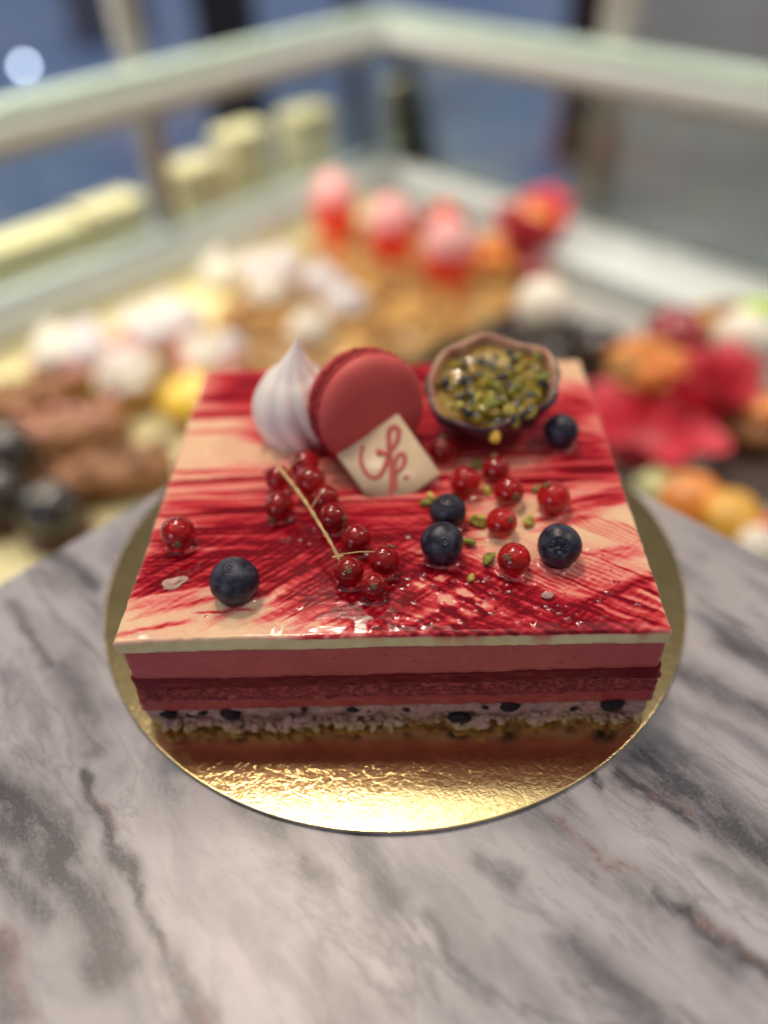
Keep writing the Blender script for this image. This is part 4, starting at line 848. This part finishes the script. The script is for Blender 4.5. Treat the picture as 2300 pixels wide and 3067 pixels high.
# macaron leaning back
mx = Vector((.46, -.87, .235)).normalized()
mc = thing('macaron', 'red raspberry macaron standing on edge between meringue and cream plaque', 'macaron', (-.60, 1.12, 5.86), align(mx))
k_ = NT('macaron_shell', rough=.58); k_.set('col', k_.ramp(k_.noise(1.1, 4), [(.3, (.52, .066, .066)), (.7, (.60, .092, .086))])); k_.bump(k_.noise(12, 4), .008, .5); k_.set('sss', .1); k_.set('ssss', .002)
foot_m = plain('macaron_foot', (.44, .035, .042), .7, .4, 7)
foot_m.bump(foot_m.noise(9, 5, .7), .1, .9)
R_ = 1.80
def shell(sgn, zb):
    pr = [(R_ * .97, zb), (R_, zb + .06), (R_ * .995, zb + .14), (R_ * .97, zb + .25), (R_ * .90, zb + .37), (R_ * .75, zb + .46), (R_ * .5, zb + .51), (R_ * .2, zb + .53), (.01, zb + .53)]
    o = mesh_obj('shell', *lathe([(r, z * 1) for r, z in pr], 80), k_.m, mc)
    if sgn < 0: o.rotation_euler = (math.pi, 0, 0)
    f_ = lathe([(R_ * .90, zb - .20), (R_ * 1.0, zb - .17), (R_ * 1.035, zb - .09), (R_ * .99, zb - .01)], 160, lambda p, i: 1 + .012 * math.sin(p * 37 + i) + .014 * math.sin(p * 61 + 2 * i) + .012 * math.sin(p * 23 + i) * math.sin(p * 5))
    mesh_obj('foot', *f_, foot_m.m, o)
shell(1, .36); shell(-1, .36)
mesh_obj('filling', *lathe([(R_ * .86, -.2), (R_ * .93, -.08), (R_ * .93, .08), (R_ * .86, .2)], 64, lambda p, i: 1 + .02 * math.sin(p * 9)), plain('macaron_filling', (.30, .02, .035), .35, .2, 3).m, mc)

# cream plaque with the monogram
def plaque():
    rv, uv = Vector(TILE_R).normalized(), Vector(TILE_U); uv = (uv - rv * uv.dot(rv)).normalized(); nv = rv.cross(uv)
    M = Matrix((rv, uv, nv)).transposed().to_4x4()
    t = thing('chocolate_plaque', 'square cream chocolate plaque with pink script letters leaning on the macaron', 'chocolate plaque', tuple(TILE_P), M)
    c = [Vector((*p, 0)) for p in TILE_C]      # top, left, bottom, right
    poly = []
    for i in range(4):
        a, p, q = c[i - 1], c[i], c[(i + 1) % 4]; r = .10
        d0, d1 = (a - p).normalized(), (q - p).normalized()
        for s_ in np.linspace(0, 1, 6):
            poly.append(p + d0 * r * (1 - s_) ** 2 + d1 * r * s_ ** 2)
    bm = bmesh.new(); th = .24
    vs = [bm.verts.new(p * S) for p in poly]; f0 = bm.faces.new(vs); r_ = bmesh.ops.extrude_face_region(bm, geom=[f0])
    bmesh.ops.translate(bm, verts=[g for g in r_['geom'] if isinstance(g, bmesh.types.BMVert)], vec=(0, 0, -th * S)); bmesh.ops.recalc_face_normals(bm, faces=bm.faces)
    ed = [e_ for e_ in bm.edges if abs(e_.verts[0].co.z - e_.verts[1].co.z) < 1e-7]
    bmesh.ops.bevel(bm, geom=ed, offset=.035 * S, segments=3, affect='EDGES')
    me = bpy.data.meshes.new('plaque'); bm.to_mesh(me); bm.free()
    k_ = NT('white_chocolate', rough=.35, sss=.12, ssss=.003); k_.set('col', k_.ramp(k_.noise(1.5, 4), [(.3, (.62, .475, .32)), (.7, (.67, .52, .36))])); k_.bump(k_.noise(6, 3), .01, .4)
    me.materials.append(k_.m); me.polygons.foreach_set('use_smooth', [True] * len(me.polygons))
    o = bpy.data.objects.new('plaque', me); COL.objects.link(o); o.parent = t
    pk_ = plain('pink_cocoa_print', (.60, .13, .11), .5, .15, 5).m
    b = MB()
    def stroke(pts, w0, w1):
        P = [Vector((p[0], p[1], 0)) for p in bezier_pts([(a, c_) for a, c_ in pts], 8)]; n_ = len(P); v = []; f = []
        for i, p in enumerate(P):
            d = (P[min(i + 1, n_ - 1)] - P[max(i - 1, 0)]).normalized(); q = Vector((-d.y, d.x, 0)); t_ = i / (n_ - 1)
            w_ = w0 + (w1 - w0) * math.sin(math.pi * t_)
            for s_, z in ((-1, -.005), (-.8, .012), (.8, .012), (1, -.005)): v.append(tuple(p + q * (s_ * w_ / 2) + Vector((0, 0, z + .0012 * t_))))
        for i in range(n_ - 1):
            for j in range(3): f.append((i * 4 + j, i * 4 + j + 1, i * 4 + j + 5, i * 4 + j + 4))
        f.append((0, 4 * n_ - 4, 4 * n_ - 3, 1)) if False else None
        f.append((3, 2, 1, 0)); f.append((4 * n_ - 4, 4 * n_ - 3, 4 * n_ - 2, 4 * n_ - 1))
        b.add(v, f)
    stroke(LOGO_A, .13, .19); stroke(LOGO_B, .14, .16); stroke([(p[0], p[1]) for p in LOGO_C], .13, .17)
    v, f = lathe([(.085, -.004), (.075, .012), (.01, .013)], 20); b.add(v, f, Matrix.Translation((*LOGO_D[0], 0)))
    stroke([(-.03, 1.43), (.03, 1.40), (.10, 1.34)], .10, .16)
    mo = b.build('monogram', pk_, t); mo['label'] = 'looped pink script letters with a dot'
plaque()

# passion fruit half
def passion():
    N = Vector(PAS_N).normalized(); e1 = Vector((0, 1, 0)).cross(N).normalized(); e2 = N.cross(e1)
    M = Matrix((e1, e2, N)).transposed().to_4x4()
    t = thing('passion_fruit_half', 'halved passion fruit with purple rind and yellow seedy pulp at the back right', 'passion fruit', tuple(PAS_C), M)
    P = PAS_OUT; n_ = 132
    ang = np.array([math.atan2(y, x) for x, y in P]); rad = np.array([math.hypot(x, y) for x, y in P]); o_ = np.argsort(ang); ang, rad = ang[o_], rad[o_]
    ph = np.linspace(-math.pi, math.pi, n_, endpoint=False); R = np.interp(ph, ang, rad, period=2 * math.pi)
    for _ in range(14): R = (np.roll(R, 1) + 2 * R + np.roll(R, -1)) / 4
    rimz = .10 * np.sin(3 * ph + 1) + .06 * np.sin(5 * ph) - .16 * np.exp(-((ph + 1.75) / .35) ** 2)
    def cup(rows):   # rows: (scale of outline, z, blend towards a circle)
        v = []; f = []
        for s_, z, k_, zk in rows:
            for j in range(n_):
                r = (R[j] * (1 - k_) + 1.95 * k_) * s_; r *= 1 + (.018 * math.sin(9 * ph[j] + z * 4) + .012 * math.sin(17 * ph[j] - 6 * z)) * (1 if k_ > 0 else 0)
                v.append((r * math.cos(ph[j]), r * math.sin(ph[j]), z + zk * rimz[j]))
        for i in range(len(rows) - 1):
            for j in range(n_): f.append((i * n_ + j, (i + 1) * n_ + j, (i + 1) * n_ + (j + 1) % n_, i * n_ + (j + 1) % n_))
        f.append([(len(rows) - 1) * n_ + j for j in range(n_)][::-1]); return v, f
    k_ = NT('passion_rind', rough=.28, coat=.4); k_.set('col', k_.ramp(k_.noise(2.2, 5), [(.3, (.016, .004, .010)), (.55, (.050, .010, .022)), (.75, (.11, .03, .045))])); k_.bump(k_.noise(3.5, 4), .06, .7)
    rows = [(.93, .01, 0, 1), (.955, .035, 0, 1), (.985, .04, 0, 1), (1.0, -.02, 0, 1)] + [(math.cos(a) * 1.03, -1.95 * math.sin(a), min(1, a * 1.2), max(0, 1 - a * 2)) for a in np.linspace(.06, 1.5, 20)]
    mesh_obj('rind', *cup(rows), k_.m, t)
    k_ = NT('passion_pith', rough=.4, sss=.25, ssss=.004, coat=.3)
    k_.set('col', k_.ramp(k_.noise(1.6, 5), [(.28, (.34, .10, .08)), (.44, (.54, .25, .16)), (.60, (.64, .38, .24)), (.74, (.72, .50, .34))])); k_.bump(k_.noise(6, 4), .04, .6)
    rows = [(.955, .025, 0, 1), (.94, .038, 0, 1), (.91, .02, 0, 1), (.885, -.12, .03, .8), (.86, -.35, .10, .5), (.80, -.75, .25, .2), (.62, -1.2, .6, 0), (.35, -1.55, 1, 0), (.02, -1.68, 1, 0)]
    mesh_obj('pith', *cup(rows), k_.m, t)
    pulp = plain('passion_pulp', (.52, .34, .028), .16, .4, 2.5, trans=.35, coat=.8)
    pulp.bump(pulp.noise(3.5, 4, .6), .25, .9); pulp.set('ior', 1.36); pulp.set('sss', .3); pulp.set('ssss', .003)
    pulp2 = plain('passion_aril', (.52, .42, .035), .05, .4, 3, trans=.45, coat=.8); pulp2.set('ior', 1.36)
    seed_m = plain('passion_seed', (.014, .012, .012), .2, .3, 4, coat=.5).m
    rr_ = random.Random(5)
    mesh_obj('pulp', *cup([(.90, -.36, .06, .5), (.74, -.24, .3, 0), (.5, -.16, .6, 0), (.25, -.12, .8, 0), (.01, -.12, 1, 0)]), pulp.m, t)
    for vv_ in t.children[-1].data.vertices: vv_.co.z += (-.20 * vv_.co.y)
    pts = []
    while len(pts) < 56:
        a, d = rr_.uniform(0, 6.283), math.sqrt(rr_.random()) * 1.58; x, y = d * math.cos(a) * 1.05 + .06, d * math.sin(a) * .95 - .04
        if all(math.hypot(x - p, y - q) > .25 for p, q in pts): pts.append((x, y))
        elif rr_.random() < .003: break
    for i, (x, y) in enumerate(pts):
        z = -.10 + rr_.uniform(-.08, .12) - .17 * y - .05 * (x * x + y * y) * .6
        Mr = Matrix.Rotation(rr_.uniform(0, 6), 4, 'Z')
        ar = mesh_obj('aril', *chunk(.22, i, 18, 12, .16, (1.35, .85, .8)), (pulp2 if i % 3 else pulp).m, t, (x, y, z)); ar.rotation_euler = (rr_.uniform(-.5, .5), rr_.uniform(-.5, .5), rr_.uniform(0, 6))
        if i % 5 < 3: mesh_obj('seed', *ball(.165, 16, 12, sq=(1.35, .85, .6)), seed_m, ar, (.02, 0, .10))
    # a tear of pulp hanging over the lip
    mesh_obj('pulp_tear', *ball(.22, 18, 12, lambda th, p: 1 + .12 * math.sin(3 * p + th * 2), sq=(.8, 1.5, .7)), plain('ripe_pulp', (.75, .46, .06), .1, .2, 3, coat=.6).m, t, (-.18, -1.86, .02))
    return t, M
pas, PM = passion()

# chopped pistachio
pist_m = plain('pistachio', (.46, .40, .07), .55, .45, 6).m; pist_g = plain('green_pistachio', (.19, .21, .03), .55, .5, 6).m
PI = [(2.64, -2.72, .23, 0, 'yellow-green pistachio block left of the nearest blurred currant of the right cluster'), (4.10, -2.78, .20, 0, 'rounded yellow pistachio crumb right of the nearest blurred currant of the right cluster'), (2.28, -3.56, .17, 1, 'dark green pistachio sliver beside the front blueberry of the pair'),
      (2.72, -4.30, .19, 1, 'green pistachio sliver left of the sharp front redcurrant'), (3.02, -1.30, .15, 0, 'pistachio crumb between two currants in the right cluster'), (4.62, -1.35, .16, 1, 'green pistachio crumb behind the redcurrant standing alone on the right'),
      (2.88, .02, .17, 1, 'green pistachio crumb at the back of the right currant cluster'), (1.12, -1.75, .15, 1, 'dark green pistachio crumb under the right corner of the plaque'), (2.17, -4.95, .11, 0, 'tiny tan crumb on the glaze in front of the paired blueberries'), (1.30, -1.45, .13, 0, 'golden crumb between the plaque and the smaller blueberry')]
for i, (x, y, r, g, lab) in enumerate(PI):
    o = mesh_obj('pistachio_piece', *chunk(r, i + 40, 10, 7, .3, (1.2, .85, .8)), pist_g if g else pist_m, None, (x, y, TOP + r * .62), False); o.rotation_euler = (.3 * i, .2, i * 1.3); tag(o, lab, 'pistachio', 'pistachio bits on the glaze')
for i, (x, y, r, g, lab) in enumerate([(-.15, -.85, .20, 1, 'green pistachio piece in the middle of the passion fruit pulp'), (-.55, -.55, .17, 0, 'yellow pistachio piece left in the passion fruit pulp'), (.75, -.30, .17, 1, 'green pistachio piece right in the passion fruit pulp'), (1.55, -.05, .19, 1, 'green pistachio strip over the right rim of the passion fruit'),
      (1.55, .85, .16, 1, 'green pistachio piece at the upper right rim of the passion fruit'), (.1, -.2, .17, 1, 'dark green pistachio piece near the centre of the passion fruit'), (-1.30, -.85, .19, 0, 'yellow pistachio piece at the lower left rim of the passion fruit'), (.35, -1.15, .18, 0, 'yellow pistachio piece near the front lip of the passion fruit')]):
    p = PM @ Vector((x, y, .13 - .14 * y + (.10 if i in (3, 4, 6) else 0))) + Vector(PAS_C)
    o = mesh_obj('pistachio_piece', *chunk(r * .9, i + 70, 10, 7, .5, (1.7 if i == 3 else 1.25, .75, .6)), pist_g if g else pist_m, None, tuple(p), False); o.rotation_euler = (PM @ Matrix.Rotation(i * 1.1, 4, 'Z')).to_euler(); tag(o, lab, 'pistachio', 'pistachio bits in the passion fruit')
# translucent flakes
k_ = NT('clear_flake', rough=.15, trans=.45, ior=1.33); k_.set('col', k_.ramp(k_.noise(4, 4), [(.3, (.80, .48, .42)), (.7, (.86, .66, .56))])); k_.bump(k_.noise(6, 4), .06, .8)
o = mesh_obj('fruit_flake', *chunk(.27, 2, 18, 10, .45, (1.15, .75, .30)), k_.m, None, (-6.05, -4.62, TOP + .05)); tag(o, 'pale translucent pink flake left of the largest blueberry', 'fruit flake')
o = mesh_obj('sugar_crystal', *chunk(.13, 8, 10, 7, .3, (1.1, .9, .75)), k_.m, None, (4.13, -5.71, TOP + .07)); tag(o, 'tiny pale sugar crystal beside the long dark red streak', 'sugar crystal')
